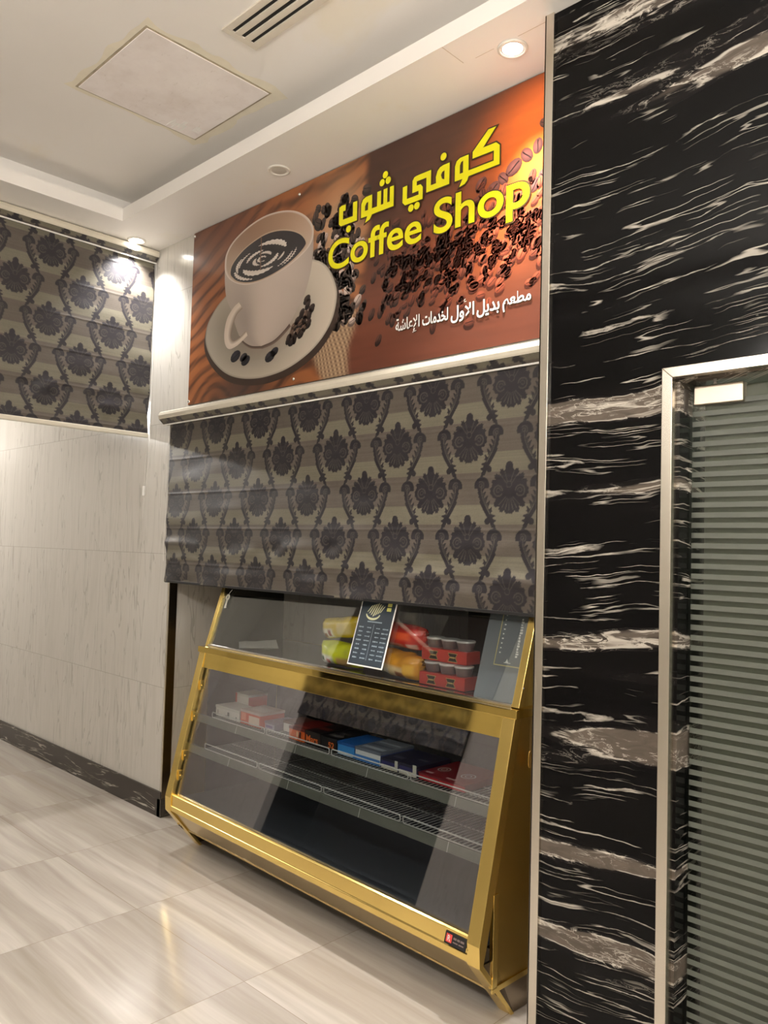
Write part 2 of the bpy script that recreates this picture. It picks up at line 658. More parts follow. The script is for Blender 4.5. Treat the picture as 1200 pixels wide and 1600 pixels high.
# ================================================================== the room
ZC = 3.47            # soffit height
ZT = 3.66            # tray ceiling height
XL, XR = -9.5, 2.2   # far ends of the hall
YF = -3.8            # opposite wall
KX0, KX1 = -4.226, -1.446  # counter opening
YB = -0.265          # face of the black marble wall

b = MB()
b.box(XL, XR, YF, 3.0, -0.06, 0.0)
struct(b.build('floor', FLOOR), 'polished beige streaked floor tiles', 'floor')

# ceiling: soffit border + tray with a hollow cove behind its lip
b = MB()
TX0, TX1, TY0, TY1 = -4.25, 1.6, -3.35, -0.385
LIP = 3.545
LT = 0.02
b.box(XL, TX0 - LT, YF, 3.0, ZC, ZC + 0.03)
b.box(TX0 - LT, XR, TY1 + LT, 3.0, ZC, ZC + 0.03)
b.box(TX0 - LT, XR, YF, TY0 - LT, ZC, ZC + 0.03)
b.box(TX1 + LT, XR, TY0 - LT, TY1 + LT, ZC, ZC + 0.03)
# upright lip round the tray
b.box(TX0 - LT, TX0, TY0 - LT, TY1 + LT, ZC, LIP)
b.box(TX1, TX1 + LT, TY0 - LT, TY1 + LT, ZC, LIP)
b.box(TX0, TX1, TY1, TY1 + LT, ZC, LIP)
b.box(TX0, TX1, TY0 - LT, TY0, ZC, LIP)
# riser and tray ceiling behind the lip
CV = 0.15
b.box(TX0 - CV - 0.03, TX1 + CV + 0.03, TY0 - CV - 0.03, TY1 + CV + 0.03, ZT, ZT + 0.04)
b.box(TX0 - CV - 0.03, TX0 - CV, TY0 - CV, TY1 + CV, ZC + 0.03, ZT)
b.box(TX1 + CV, TX1 + CV + 0.03, TY0 - CV, TY1 + CV, ZC + 0.03, ZT)
b.box(TX0 - CV - 0.03, TX1 + CV + 0.03, TY1 + CV, TY1 + CV + 0.03, ZC + 0.03, ZT)
b.box(TX0 - CV - 0.03, TX1 + CV + 0.03, TY0 - CV - 0.03, TY0 - CV, ZC + 0.03, ZT)
b.box(-1.8545, -1.8515, -0.383, -0.256, ZC - 0.0004, ZC, 1)
b.box(-1.800, -1.716, -0.2515, -0.2490, ZC - 0.0004, ZC, 1)
b.box(-1.610, -1.470, -0.2515, -0.2490, ZC - 0.0004, ZC, 1)
struct(b.build('ceiling', [PLASTER, plain('seam_shade', S(196, 184, 168), 0.7)]), 'cream plaster ceiling with a recessed tray', 'ceiling')

b = MB()
b.box(XL, KX0, 0.0, 0.12, 0.0, ZC)
b.box(KX0, KX1, 0.0, 0.12, 2.37, ZC)
struct(b.build('wall_back', MARBLE), 'pale veined marble wall around the counter opening', 'wall')
b = MB()
b.box(KX0 - 0.12, KX0, 0.12, 2.9, 0.0, ZC)
struct(b.build('wall_recess', MARBLE), 'marble side wall inside the counter opening', 'wall')
b = MB()
b.box(KX0 - 0.12, KX1 + 0.1, 2.9, 3.0, 0.0, ZC)
b.box(KX1 + 0.02, KX1 + 0.08, 0.7, 2.9, 0.0, ZC)
struct(b.build('wall_kitchen', BLACK_MATT), 'dark back wall of the unlit kitchen', 'wall')

b = MB()
b.box(KX1 + 0.002, KX1 + 0.06, YB + 0.06, 0.7, 0.0, ZC)  # pale marble chosen so the gold side panel reflects something brighter
struct(b.build('wall_column', MARBLE), 'unseen side of the column made pale to brighten the counter side', 'wall')

# black marble wall with the glass door opening
DX0, DX1, DZ = -1.046, -0.02, 2.186       # outside of the steel door frame
b = MB()
b.box(KX1, DX0 + 0.005, YB, YB + 0.06, 0, ZC)
b.box(DX0 + 0.005, DX1 - 0.005, YB, YB + 0.06, DZ - 0.005, ZC)
b.box(DX1 - 0.005, XR, YB, YB + 0.06, 0, ZC)
# reveal of the door
b.box(-1.060, -1.005, YB + 0.022, -0.05, 0, 2.20)
b.box(-0.06, -0.005, YB + 0.022, -0.05, 0, 2.20)
b.box(-1.005, -0.06, YB + 0.022, -0.05, 2.150, 2.20)
struct(b.build('wall_right', BLACK_MARBLE), 'glossy black marble wall with white veins', 'wall')

# room behind the glass door
ROOM_GREY = plain('grey_green_paint', S(150, 156, 140), 0.5, noise=0.04, nscale=3)
b = MB()
b.box(-1.30, 0.3, 1.0, 1.06, 0, 2.6)
b.box(-1.34, -1.06, -0.05, 1.0, 0, 2.6)
b.box(0.3, 0.36, -0.05, 1.0, 0, 2.6)
b.box(-1.30, 0.3, -0.05, 1.06, 2.6, 2.66)
struct(b.build('wall_inner', ROOM_GREY), 'grey green room behind the glass door', 'wall')
link_light('back_room_fill', 'POINT', (-0.45, 0.35, 2.3), BACK_ROOM_W, WARM, 0.12)  # added light, no fitting modelled

# hall ends and the opposite wall with its own counter opening
OX0, OX1 = -7.55, -4.95
b = MB()
b.box(XL - 0.1, XL, YF, 0.12, 0, ZC)
struct(b.build('wall_left', MARBLE), 'marble end wall of the hall', 'wall')
b = MB()
b.box(XR, XR + 0.1, YF, 0.0, 0, ZC)
struct(b.build('wall_side', MARBLE), 'marble end wall beside the camera', 'wall')
b = MB()
b.box(XL, OX0, YF - 0.12, YF, 0, ZC)
b.box(OX1, XR, YF - 0.12, YF, 0, ZC)
b.box(OX0, OX1, YF - 0.12, YF, 2.37, ZC)
struct(b.build('wall_front', MARBLE), 'opposite marble wall', 'wall')
b = MB()
b.box(OX0 - 0.1, OX1 + 0.1, YF - 0.9, YF - 0.8, 0, 2.6)
b.box(OX0 - 0.1, OX0, YF - 0.8, YF - 0.12, 0, 2.6)
b.box(OX1, OX1 + 0.1, YF - 0.8, YF - 0.12, 0, 2.6)
b.box(OX0, OX1, YF - 0.8, YF - 0.12, -0.02, 0.02)
struct(b.build('wall_opposite_recess', BLACK_MATT), 'dark recess in the opposite wall', 'wall')

# black marble skirting
b = MB()
b.box(XL, KX0 + 0.004, -0.012, 0.0, 0, 0.146)
b.box(KX0 - 0.03, KX0 + 0.012, -0.012, 0.06, 0, 0.105)
struct(b.build('baseboard_back', SKIRT_MARBLE, bevel=0.001), 'black marble skirting below the pale wall', 'baseboard')

# metal trims
b = MB()
b.box(KX1 - 0.033, KX1 + 0.002, YB - 0.012, YB + 0.004, 0, ZC)
b.box(KX1 - 0.033, KX1 - 0.026, YB - 0.012, YB + 0.06, 0, ZC)
struct(b.build('trim_1', STEEL, bevel=0.0015), 'tall steel corner strip on the edge of the black marble wall', 'trim')
b = MB()
b.box(KX0 - 0.012, KX0 + 0.004, -0.006, 0.002, 0.105, 2.37)
b.box(KX0, KX0 + 0.006, -0.004, 0.050, 0.0, 2.37, 1)
struct(b.build('trim_2', [STEEL, BRONZE], bevel=0.001), 'dark bronze strip on the left jamb of the counter opening', 'trim')
b = MB()
b.box(KX1 - 0.05, KX1 - 0.034, YB - 0.005, YB + 0.1, 0.0, 0.075)
struct(b.build('trim_3', STEEL, bevel=0.002), 'short steel skirting end at the foot of the corner strip', 'trim')

# ------------------------------------------------------------------ glass door
door = empty('door_1', (DX0, YB, 0))
struct(door, 'striped glass door in a satin steel frame', 'door')


def dbox(name, mat, boxes, parent=door, bevel=0.0015, mi=None):
    bb = MB()
    for i, (x0, x1, y0, y1, z0, z1) in enumerate(boxes):
        bb.box(x0 - DX0, x1 - DX0, y0 - YB, y1 - YB, z0, z1)
    return bb.build(name, mat, parent, bevel)


fr = MB()
a0, a1 = 0.0, 0.033
W_ = DX1 - DX0
fr.prism_y([(0, 0), (a1, 0), (a1, DZ - 0.032), (0, DZ)], -0.014, 0.022)
fr.prism_y([(0, DZ), (a1, DZ - 0.032), (W_ - a1, DZ - 0.032), (W_, DZ)], -0.014, 0.022)
fr.prism_y([(W_ - a1, 0), (W_, 0), (W_, DZ), (W_ - a1, DZ - 0.032)], -0.014, 0.022)
fr.build('frame', STEEL, door, 0.002)
gp = dbox('glass_panel', DOOR_GLASS, [(-1.000, -0.07, -0.166, -0.156, 0.01, 2.135)])
stripes = []
z = 0.03
while z < 2.10:
    stripes.append((-0.9985, -0.0715, -0.1675, -0.1660, z, z + 0.0155))
    z += 0.0306
# frosted stripes are one printed film: a sub-part of the panel
bb = MB()
for x0, x1, y0, y1, z0, z1 in stripes:
    bb.box(x0 - DX0, x1 - DX0, y0 - YB, y1 - YB, z0, z1)
bb.build('frosted_film', FILM, gp)
bb = MB()
bb.box(-0.965 - DX0, -0.0715 - DX0, -0.155 - YB, -0.1535 - YB, 0.012, 2.133)
bb.build('backing_film', plain('grey_backing_film', S(116, 116, 106), 0.5, 0, 0.3, noise=0.08, nscale=2.5), gp)
pf = dbox('patch_fitting', metal_mat('brushed_fitting', (0.56, 0.49, 0.40), 0.4), [(-0.990, -0.845, -0.182, -0.145, 2.082, 2.140)], bevel=0.003)
dbox('pivot_pin', CHROME, [(-0.935, -0.925, -0.172, -0.160, 2.138, 2.152)], parent=pf)
dbox('hinge_plate', plain('dark_plate', S(70, 64, 58), 0.4), [(-1.007, -1.003, -0.215, -0.185, 2.06, 2.13)])

# ------------------------------------------------------------------ ceiling fittings
LAMP_ON = plain('lit_lamp_face', (1, 1, 1), 0.4, emit=(1.0, 0.97, 0.92), estr=14.0)
LAMP_OFF = plain('unlit_lamp_face', S(205, 200, 190), 0.25)
RING = plain('white_lamp_ring', S(228, 223, 214), 0.35, noise=0.02)


def downlight(x, y, on, label, cone=118, watts=None, group='round recessed ceiling downlights'):
    t = empty('downlight', (x, y, ZC))
    tag(t, label, 'ceiling light', group)
    rr = MB()
    rr.lathe([(0.043, -0.001), (0.056, -0.001), (0.056, -0.005), (0.047, -0.008), (0.043, -0.004)], seg=32)
    rr.build('trim_ring', RING, t)
    d = MB()
    d.lathe([(0.043, -0.002), (0.036, -0.0045), (0.0005, -0.006)], seg=32)
    d.build('lamp_face', LAMP_ON if on else LAMP_OFF, t)
    if on:
        link_light('downlight_beam', 'SPOT', (x, y, ZC - 0.02), watts or SPOT_W, COOL, 0.025, (0, 0, 0), math.radians(cone), 1.0)
    return t


downlight(-1.663, -0.207, True, 'lit round downlight above the right end of the coffee sign', 84)
downlight(-3.064, -0.181, False, 'unlit round downlight above the left part of the coffee sign')
downlight(-4.455, -0.185, True, 'lit round downlight in the corner beside the left blind', 108, 64.0)

def pendant(x, y, z, label, watts=None):  # unseen globes added to brighten the ceiling and hall
    watts = watts or FILL_GLOBE_W
    t = empty('fill_globe', (x, y, z))
    tag(t, label, 'pendant lamp', 'added globe lights out of view')
    g_ = MB()
    g_.lathe([(0.001, -0.15)] + [(0.15 * math.sin(a), -0.15 * math.cos(a)) for a in [PI * k / 14 for k in range(1, 14)]] + [(0.04, 0.146), (0.04, 0.18)], seg=28)
    g_.build('globe', plain('lit_opal_globe', (1, 1, 1), 0.3, emit=WARM, estr=6.0), t)
    r_ = MB()
    r_.tube([(0, 0, 0.18), (0, 0, ZT - z)], 0.008, 8)
    r_.build('rod', CHROME, t)
    # the lamp inside the opal globe: four small lamps just outside its skin keep the light even
    for dx, dy in ((0.16, 0), (-0.16, 0), (0, 0.16), (0, -0.16)):
        link_light('globe_fill', 'POINT', (x + dx, y + dy, z), watts / 4, WARM, 0.02)
    return t


pendant(0.75, -2.9, 2.75, 'added unseen globe light between the glass door and the opposite wall')
pendant(1.7, -1.2, 2.75, 'added unseen globe light beside the black marble wall past the glass door')
pendant(-1.45, -3.2, 2.80, 'added unseen globe light nearest the opposite blind')
pendant(-7.3, -1.5, 2.85, 'added unseen globe light beyond the left blind', 100.0)


# access panel in the tray
t = empty('access_panel', (-3.137, -0.730, ZT))
tag(t, 'stained square access panel set in the tray ceiling beside the vent', 'ceiling panel')
bb = MB()
bb.box(-0.302, 0.302, -0.302, 0.302, -0.006, 0.0)
bb.build('board', PATCH, t, 0.002)
bb = MB()
for s in (-1, 1):
    bb.box(-0.312, 0.312, s * 0.306 - 0.005, s * 0.306 + 0.005, -0.0025, 0.0)
    bb.box(s * 0.306 - 0.005, s * 0.306 + 0.005, -0.302, 0.302, -0.0025, 0.0)
bb.build('joint', plain('dirty_joint', S(172, 160, 136), 0.7, noise=0.25, nscale=14), t)
bb = MB()
rs_ = random.Random(4)
ringi, ringo = [], []
wn_ = [max(0.004, rs_.gauss(0.026, 0.020)) for _ in range(96)]
wn_ = [(wn_[k - 2] + 2 * wn_[k - 1] + 3 * wn_[k] + 2 * wn_[(k + 1) % 96] + wn_[(k + 2) % 96]) / 9 for k in range(96)]
for k in range(96):
    t_ = k / 96 * 4
    sd, f_ = int(t_), t_ - int(t_)
    cx, cy = [(-1 + 2 * f_, -1), (1, -1 + 2 * f_), (1 - 2 * f_, 1), (-1, 1 - 2 * f_)][sd]
    nx, ny = [(0, -1), (1, 0), (0, 1), (-1, 0)][sd]
    w_ = wn_[k] * (1.6 if sd in (1, 2) else 0.9)
    ringi.append((cx * 0.312, cy * 0.312, -0.0006))
    ringo.append((cx * 0.312 + nx * w_ + (0.02 * cx if f_ == 0 else 0), cy * 0.312 + ny * w_ + (0.02 * cy if f_ == 0 else 0), -0.0006))
for k in range(96):
    j = (k + 1) % 96
    bb.add([ringi[k], ringi[j], ringo[j], ringo[k]], [(0, 1, 2, 3)])
bb.build('filler_smear', plain('old_filler', S(234, 227, 208), 0.6, noise=0.04, nscale=12), t)
bb = MB()
for k in range(9):
    x = 0.03 + random.uniform(0, 0.05)
    bb.box(-0.29 + random.uniform(0, 0.05), -0.285 + random.uniform(0.05, 0.10), 0.13 + k * 0.009, 0.137 + k * 0.009, -0.0072, -0.006)
for k in range(7):
    bb.box(-0.24 + k * 0.008, -0.235 + k * 0.008, 0.24, 0.28 + random.uniform(-0.02, 0.01), -0.0072, -0.006)
bb.build('paint_smear', WHITE_INK, t)

# slot vent
t = empty('air_vent', (-2.62, -0.745, ZT))
tag(t, 'long slotted air vent in the tray ceiling near the top edge', 'vent')
VL = 1.2
bb = MB()
ys = [-0.085, -0.056, -0.038, -0.012, 0.008, 0.034, 0.052, 0.085]
for i in range(0, 8, 2):
    bb.box(0.028, VL - 0.028, ys[i], ys[i + 1], -0.008, 0.0)
bb.box(0.0, 0.028, -0.085, 0.085, -0.008, 0.0)
bb.box(VL - 0.028, VL, -0.085, 0.085, -0.008, 0.0)
bb.build('frame', plain('vent_paint', S(214, 206, 192), 0.4, noise=0.03), t, 0.001)
for k, (s0, s1) in enumerate(((-0.056, -0.038), (-0.012, 0.008), (0.034, 0.052))):
    s = MB()
    s.box(0.028, VL - 0.028, s0, s1, -0.002, 0.0)
    s.build('slot', BLACK_MATT, t)

# ================================================================== damask cloth
PX, PZ = 0.39, 0.403


def damask_tile():
    """two-dimensional ink map (0 cloth, 1 motif, 0.5 light line in the motif) at 1 mm"""
    nx, nz = 390, 403
    X, Z = np.meshgrid((np.arange(nx) + 0.5) / 1000, (np.arange(nz) + 0.5) / 1000)

    def wrap(cx, cz):
        return ((X - cx + PX / 2) % PX) - PX / 2, ((Z - cz + PZ / 2) % PZ) - PZ / 2

    ink = np.zeros_like(X)
    hi = np.zeros_like(X)
    for cx, cz in ((0, 0), (PX / 2, PZ / 2)):
        x, z = wrap(cx, cz)
        ax = np.abs(x)

        def ell(px, pz, rx, rz, rot, ser=0.0, k=7):
            c, s = math.cos(rot), math.sin(rot)
            u = (ax - px) * c + (z - pz) * s
            v = -(ax - px) * s + (z - pz) * c
            th = np.arctan2(v / rz, u / rx)
            return np.sqrt((u / rx) ** 2 + (v / rz) ** 2) < 1 + ser * np.cos(k * th)

        mo = ell(0, 0.080, 0.017, 0.020, 0)
        mo |= ell(0, 0.060, 0.027, 0.013, 0, 0.06, 6)
        for px, pz, rx, rz, r in ((0.026, 0.048, 0.013, 0.026, -0.5), (0.046, 0.034, 0.013, 0.026, -0.9), (0.060, 0.018, 0.012, 0.022, -1.25), (0.010, 0.02, 0.030, 0.050, 0)):
            mo |= ell(px, pz, rx, rz, r, 0.10, 9)
        mo |= ell(0.052, -0.014, 0.036, 0.031, 0.3, 0.06, 11)
        for px, pz, rx, rz, r in ((0.052, -0.056, 0.014, 0.022, 0.85), (0.030, -0.070, 0.015, 0.025, 0.4), (0.008, -0.076, 0.015, 0.024, 0.1), (0.014, -0.040, 0.036, 0.035, 0)):
            mo |= ell(px, pz, rx, rz, r, 0.08, 9)
        ink = np.maximum(ink, mo)
        # pale drawing lines in the motif
        d = np.hypot(ax - 0.050, z + 0.012)
        ph = np.arctan2(z + 0.012, ax - 0.050)
        hi = np.maximum(hi, (np.abs(d - 0.020) < 0.0028) & (ph > -2.6))
        hi = np.maximum(hi, (np.abs(d - 0.008 - 0.0012 * ph) < 0.0016))
        for k in range(-3, 4):
            a = k * 0.27
            u = x * math.cos(a) + (z + 0.02) * math.sin(a)
            v = -x * math.sin(a) + (z + 0.02) * math.cos(a)
            hi = np.maximum(hi, (np.abs(u) < 0.0015) & (v < -0.022) & (v > -0.066))
        for k in (-2, -1, 1, 2):
            a = k * 0.33
            u = x * math.cos(a) + (z - 0.0) * math.sin(a)
            v = -x * math.sin(a) + (z - 0.0) * math.cos(a)
            hi = np.maximum(hi, (np.abs(u) < 0.0016) & (v > 0.022) & (v < 0.066))
        hi = np.maximum(hi, (np.abs(np.hypot(x, (z - 0.012)) - 0.012) < 0.0014) & (np.abs(x) < 0.0125))
        # leafy vine bulging round the motif
        p = z / PZ
        xc = PX / 4 + 0.043 * np.cos(2 * PI * p)
        off = ax - xc
        stem = np.abs(off) < 0.0065
        q = np.clip((p + 0.33) / 0.42, 0, 1)
        th = 0.040 * np.sin(PI * q) ** 0.8 * ((p > -0.33) & (p < 0.09))
        ser = 0.72 + 0.28 * np.cos(2 * PI * (z + off * 0.9) / 0.021)
        leaf = (off < 0.009 * (0.7 + 0.3 * np.cos(2 * PI * z / 0.017))) & (off > -th * ser) & (th > 0.001)
        q2 = np.clip((p - 0.12) / 0.26, 0, 1)
        th2 = 0.032 * np.sin(PI * q2) * ((p > 0.12) & (p < 0.38))
        leaf |= (off < th2 * (0.7 + 0.3 * np.cos(2 * PI * z / 0.019))) & (off > -0.012) & (th2 > 0.001)
        cz2 = 0.190
        curl = np.hypot((ax - 0.062) / 0.036, (np.abs(z + 0.0) - cz2 - 0.0) / 0.032) < 1 + 0.12 * np.cos(9 * np.arctan2(z, ax - 0.06))
        curl &= z < 0
        knob = np.hypot(ax - 0.100, z + 0.128) < 0.013
        ink = np.maximum(ink, stem | leaf | curl | knob)
        hi = np.maximum(hi, (np.abs(off + 0.010) < 0.0024) & (p > -0.25) & (p < 0.03))
        hi = np.maximum(hi, (np.abs(off + 0.018) < 0.0013) & (p > -0.20) & (p < -0.04))
        dc = np.hypot(ax - 0.062, z + cz2)
        hi = np.maximum(hi, (np.abs(dc - 0.015) < 0.0022) & (z < 0) & (ax > 0.052))
        hi = np.maximum(hi, (np.abs(dc - 0.007) < 0.0016) & (z < 0))
    return np.where(ink > 0, np.where(hi > 0, 0.50, 1.0), 0.0)


TILE = damask_tile()


def damask_color(X, Z, x0, z0):
    """X along the cloth, Z up; motif rows 0.2015 apart, (x0, z0) a motif centre"""
    u = ((X - x0) % PX) * 1000 - 0.5
    v = ((Z - z0) % PZ) * 1000 - 0.5
    i0, j0 = np.floor(v).astype(int), np.floor(u).astype(int)
    fv, fu = v - i0, u - j0
    g = lambda i, j: TILE[i % 403, j % 390]
    ink = (g(i0, j0) * (1 - fv) * (1 - fu) + g(i0 + 1, j0) * fv * (1 - fu) + g(i0, j0 + 1) * (1 - fv) * fu + g(i0 + 1, j0 + 1) * fv * fu)
    band = np.abs(((Z - z0 + PZ / 4) % (PZ / 2)) - PZ / 4) < 0.061
    brown = SN((85, 78, 70))
    olive = SN((104, 99, 85))
    cl = np.where(band[..., None], brown, olive)
    slub = RNG.normal(0, 1, (Z.shape[0], 1)) * 0.04 + RNG.normal(0, 1, Z.shape) * 0.035
    cl = cl * (1 + slub[..., None])
    mo = SN((36, 33, 38))
    return cl * (1 - ink[..., None]) + mo * ink[..., None]


def smooth_noise(n, m, cells_n, cells_m):
    g = RNG.normal(0, 1, (cells_n + 3, cells_m + 3))
    yi = np.linspace(0, cells_n, n)
    xi = np.linspace(0, cells_m, m)
    i, j = np.floor(yi).astype(int), np.floor(xi).astype(int)
    fy, fx = yi - i, xi - j
    fy, fx = fy * fy * (3 - 2 * fy), fx * fx * (3 - 2 * fx)
    a = g[i][:, j] * (1 - fx) + g[i][:, j + 1] * fx
    c = g[i + 1][:, j] * (1 - fx) + g[i + 1][:, j + 1] * fx
    return a * (1 - fy[:, None]) + c * fy[:, None]


def cloth(name, parent, length, ztop, zbot, step, x0, z0, to_world, wrinkle=1.0):
    """to_world(s, z, d): s along the blind, d out of the cloth plane towards the room"""
    m, n = int(length / step) + 1, int((ztop - zbot) / step) + 1
    s = np.linspace(0, length, m)
    z = np.linspace(zbot, ztop, n)
    Sg, Zg = np.meshgrid(s, z)
    hgt = (Zg - zbot) / (ztop - zbot)
    d = 0.0012 * smooth_noise(n, m, 10, 9) + 0.0035 * wrinkle * (1 - hgt) ** 1.2 * smooth_noise(n, m, 16, 12)
    crease = np.abs(((Zg - z0 + PZ / 4 + 0.061) % (PZ / 2)) - 0.0)
    crease = np.minimum(crease, PZ / 2 - crease)
    d = d + 0.0012 * np.exp(-(crease / 0.006) ** 2)
    low = np.exp(-((Zg - zbot - 0.13 - 0.012 * np.sin(Sg * 9)) / 0.022) ** 2)
    d = d + wrinkle * 0.0045 * low * (0.5 + smooth_noise(n, m, 4, 34) * 0.7)
    low2 = np.exp(-((Zg - zbot - 0.21 - 0.018 * np.sin(Sg * 5 + 1)) / 0.03) ** 2)
    d = d + wrinkle * 0.004 * low2 * smooth_noise(n, m, 4, 26)
    edge = 0.010 * wrinkle * (np.exp(-((Zg - zbot - 0.12) / 0.035) ** 2) - 0.4 * np.exp(-((Zg - zbot - 0.25) / 0.03) ** 2))
    Sg2 = Sg + edge * np.exp(-Sg / 0.03)
    C = damask_color(Sg, Zg, x0, z0)
    d = np.maximum(d, -0.009)
    P = to_world(Sg2, Zg, d)
    bk = to_world(np.zeros(1), np.zeros(1), np.array([-0.013])) - to_world(np.zeros(1), np.zeros(1), np.array([0.0]))
    return grid_object(name, P, C, FABRIC, parent, back=tuple(bk[0]))


def bead_chain(parent, pts, r=0.0022, step=0.009, name='bead_chain', weight=None):
    bb = MB()
    path = [Vector(p) for p in pts]
    bb.tube(path, 0.0007, 5)
    for a, c in zip(path[:-1], path[1:]):
        k = max(1, int((c - a).length / step))
        for i in range(k):
            p = a.lerp(c, i / k)
            vs = [p + Vector(w) * r for w in ((1, 0, 0), (-1, 0, 0), (0, 1, 0), (0, -1, 0), (0, 0, 1), (0, 0, -1))]
            bb.add(vs, [(0, 2, 4), (2, 1, 4), (1, 3, 4), (3, 0, 4), (2, 0, 5), (1, 2, 5), (3, 1, 5), (0, 3, 5)], 0, True)
    ch = bb.build(name, WHITE_PLASTIC, parent)
    if weight:
        w = MB()
        w.box(weight[0] - 0.006, weight[0] + 0.006, weight[1] - 0.006, weight[1] + 0.006, weight[2] - 0.06, weight[2])
        w.build('chain_weight', WHITE_PLASTIC, ch, 0.002)
    return ch


def cassette(parent, length, to_pt, fabric_step=0.006):
    """head box of a blind: section in (d, z) with d towards the room"""
    prof = [(0.0, 0.0), (0.0, -0.078), (0.030, -0.078), (0.036, -0.074), (0.066, -0.048), (0.070, -0.040), (0.071, -0.026), (0.066, -0.010), (0.055, -0.002), (0.045, 0.0)]
    bb = MB()
    n = len(prof)
    vs = [to_pt(0, d, z) for d, z in prof] + [to_pt(length, d, z) for d, z in prof]
    bb.add(vs, [list(range(n)), [i + n for i in range(n)][::-1]])
    for i in range(n):
        j = (i + 1) % n
        bb.add([vs[i], vs[j], vs[j + n], vs[i + n]], [(0, 1, 2, 3)], 1 if i == 3 else 0)
    cs = bb.build('cassette', [CREAM_METAL, MIRROR_FACE], parent, 0.0015)
    mm, nn_ = int(length / fabric_step), 12
    ss, tt = np.meshgrid(np.linspace(0.004, length - 0.004, mm), np.linspace(0, 1, nn_))
    dd, zz_ = 0.0372 + 0.0292 * tt + 0.0010, -0.0745 + 0.0258 * tt - 0.0010
    Pq = np.empty(ss.shape + (3,))
    o0, os_, od_, oz_ = (np.array(to_pt(*a_), float) for a_ in ((0, 0, 0), (1, 0, 0), (0, 1, 0), (0, 0, 1)))
    for k_ in range(3):
        Pq[..., k_] = o0[k_] + ss * (os_ - o0)[k_] + dd * (od_ - o0)[k_] + zz_ * (oz_ - o0)[k_]
    grid_object('fabric_insert', Pq, damask_color(ss, 0.05 + tt * 0.039, 0.1, 0.0), FABRIC, cs)
    lp = MB()
    q = [(0.028, -0.082), (0.037, -0.082), (0.037, -0.073), (0.028, -0.073)]
    vs = [to_pt(0, d, z) for d, z in q] + [to_pt(length, d, z) for d, z in q]
    lp.add(vs, [(0, 1, 2, 3), (7, 6, 5, 4), (0, 4, 5, 1), (1, 5, 6, 2), (2, 6, 7, 3), (3, 7, 4, 0)])
    lp.build('cassette_lip', WHITE_PLASTIC, cs)
    return cs


# --- blind over the counter opening (cloth plane y = -0.07)
BX0, BX1 = -4.168, -1.50
bl = empty('roller_blind', (BX0, -0.04, 2.412))
tag(bl, 'dark damask roller blind hanging over the gold counter below the coffee sign', 'blind', 'damask roller blinds')
cassette(bl, 2.70, lambda s, d, z: (s - 0.066, -0.005 - d, z - 0.012))
cloth('fabric', bl, BX1 - BX0, 2.350, 1.393, 0.0031, (-1.735 - BX0) - 0.0, 1.867,
      lambda s, z, d: np.stack([s + 0 * z, -0.030 - d + 0 * s, z - 2.412 + 0 * s], -1))
bb = MB()
bb.box(0.004, BX1 - BX0 - 0.004, -0.034, -0.024, 1.389 - 2.412, 1.402 - 2.412)
bb.build('bottom_bar', BLACK_MATT, bl, 0.002)
bead_chain(bl, [(-0.003, -0.038, -0.075), (0.004, -0.040, -0.25), (-0.006, -0.041, -0.45), (-0.004, -0.039, -0.62), (-0.012, -0.041, -0.80), (-0.012, -0.036, -0.90)])

# --- blind across the hall at the left (cloth plane x = -4.54)
LX = -4.54
b2 = empty('roller_blind', (LX, 0.0, ZC))
tag(b2, 'silvery damask roller blind hanging from the ceiling beside the pale marble strip', 'blind', 'damask roller blinds')
LL = 2.4
cassette(b2, LL, lambda s, d, z: (d - 0.022, -0.004 - s, z - 0.001))
cloth('fabric', b2, LL, ZC - 0.066, 2.306, 0.0036, 0.07, 3.092,
      lambda s, z, d: np.stack([d + 0 * s, -0.010 - s + 0 * z, z - ZC + 0 * s], -1), wrinkle=0.8)
bb = MB()
bb.box(-0.014, 0.012, -0.010 - LL, -0.012, 2.276 - ZC, 2.304 - ZC)
bb.build('bottom_bar', CREAM_METAL, b2, 0.004)
bead_chain(b2, [(0.016, -0.006, -0.085), (0.020, -0.006, -0.9), (0.022, -0.012, -1.35), (0.014, -0.030, -1.70), (0.006, -0.022, -1.35), (0.006, -0.008, -1.17)],
           weight=(0.014, -0.030, -1.50))

# --- blind on the opposite wall, seen mirrored in the gold rail
b3 = empty('roller_blind', (OX0, YF, 2.412))
tag(b3, 'damask roller blind on the opposite wall mirrored in the gold rail', 'blind', 'damask roller blinds')
cassette(b3, OX1 - OX0, lambda s, d, z: (s, d, z))
cloth('fabric', b3, OX1 - OX0, 2.350, 1.393, 0.008, 0.1, 1.867,
      lambda s, z, d: np.stack([s + 0 * z, 0.030 + d + 0 * s, z - 2.412 + 0 * s], -1))

ob = MB()
ob.box(OX0 - 0.02, OX1 + 0.02, YF, YF + 0.012, 2.43, 3.46)
tag(ob.build('sign_board', plain('dark_brown_board', S(40, 27, 21), 0.3, noise=0.2, nscale=2), None, 0.001), 'plain dark brown sign board on the opposite wall mirrored in the hood glass', 'sign')

# ================================================================== the coffee sign
SX0, SX1, SZ0, SZ1 = -4.085, -1.60, 2.435, 3.466
SW, SH = SX1 - SX0, SZ1 - SZ0
sign = empty('shop_sign', (SX0, 0.0, SZ0))
tag(sign, 'wide printed coffee shop sign with a white cup above the counter blind', 'sign')
bb = MB()
bb.box(0, SW, -0.0112, 0.0, 0, SH)
bb.build('panel', plain('sign_board', S(90, 70, 55), 0.4), sign, 0.001)

gn, gm = 290, 700
U, Wv = np.meshgrid(np.linspace(0.001, SW - 0.001, gm), np.linspace(0.001, SH - 0.001, gn))


def lerp(a, c, t):
    t = np.clip(t, 0, 1)[..., None]
    return np.asarray(a) * (1 - t) + np.asarray(c) * t


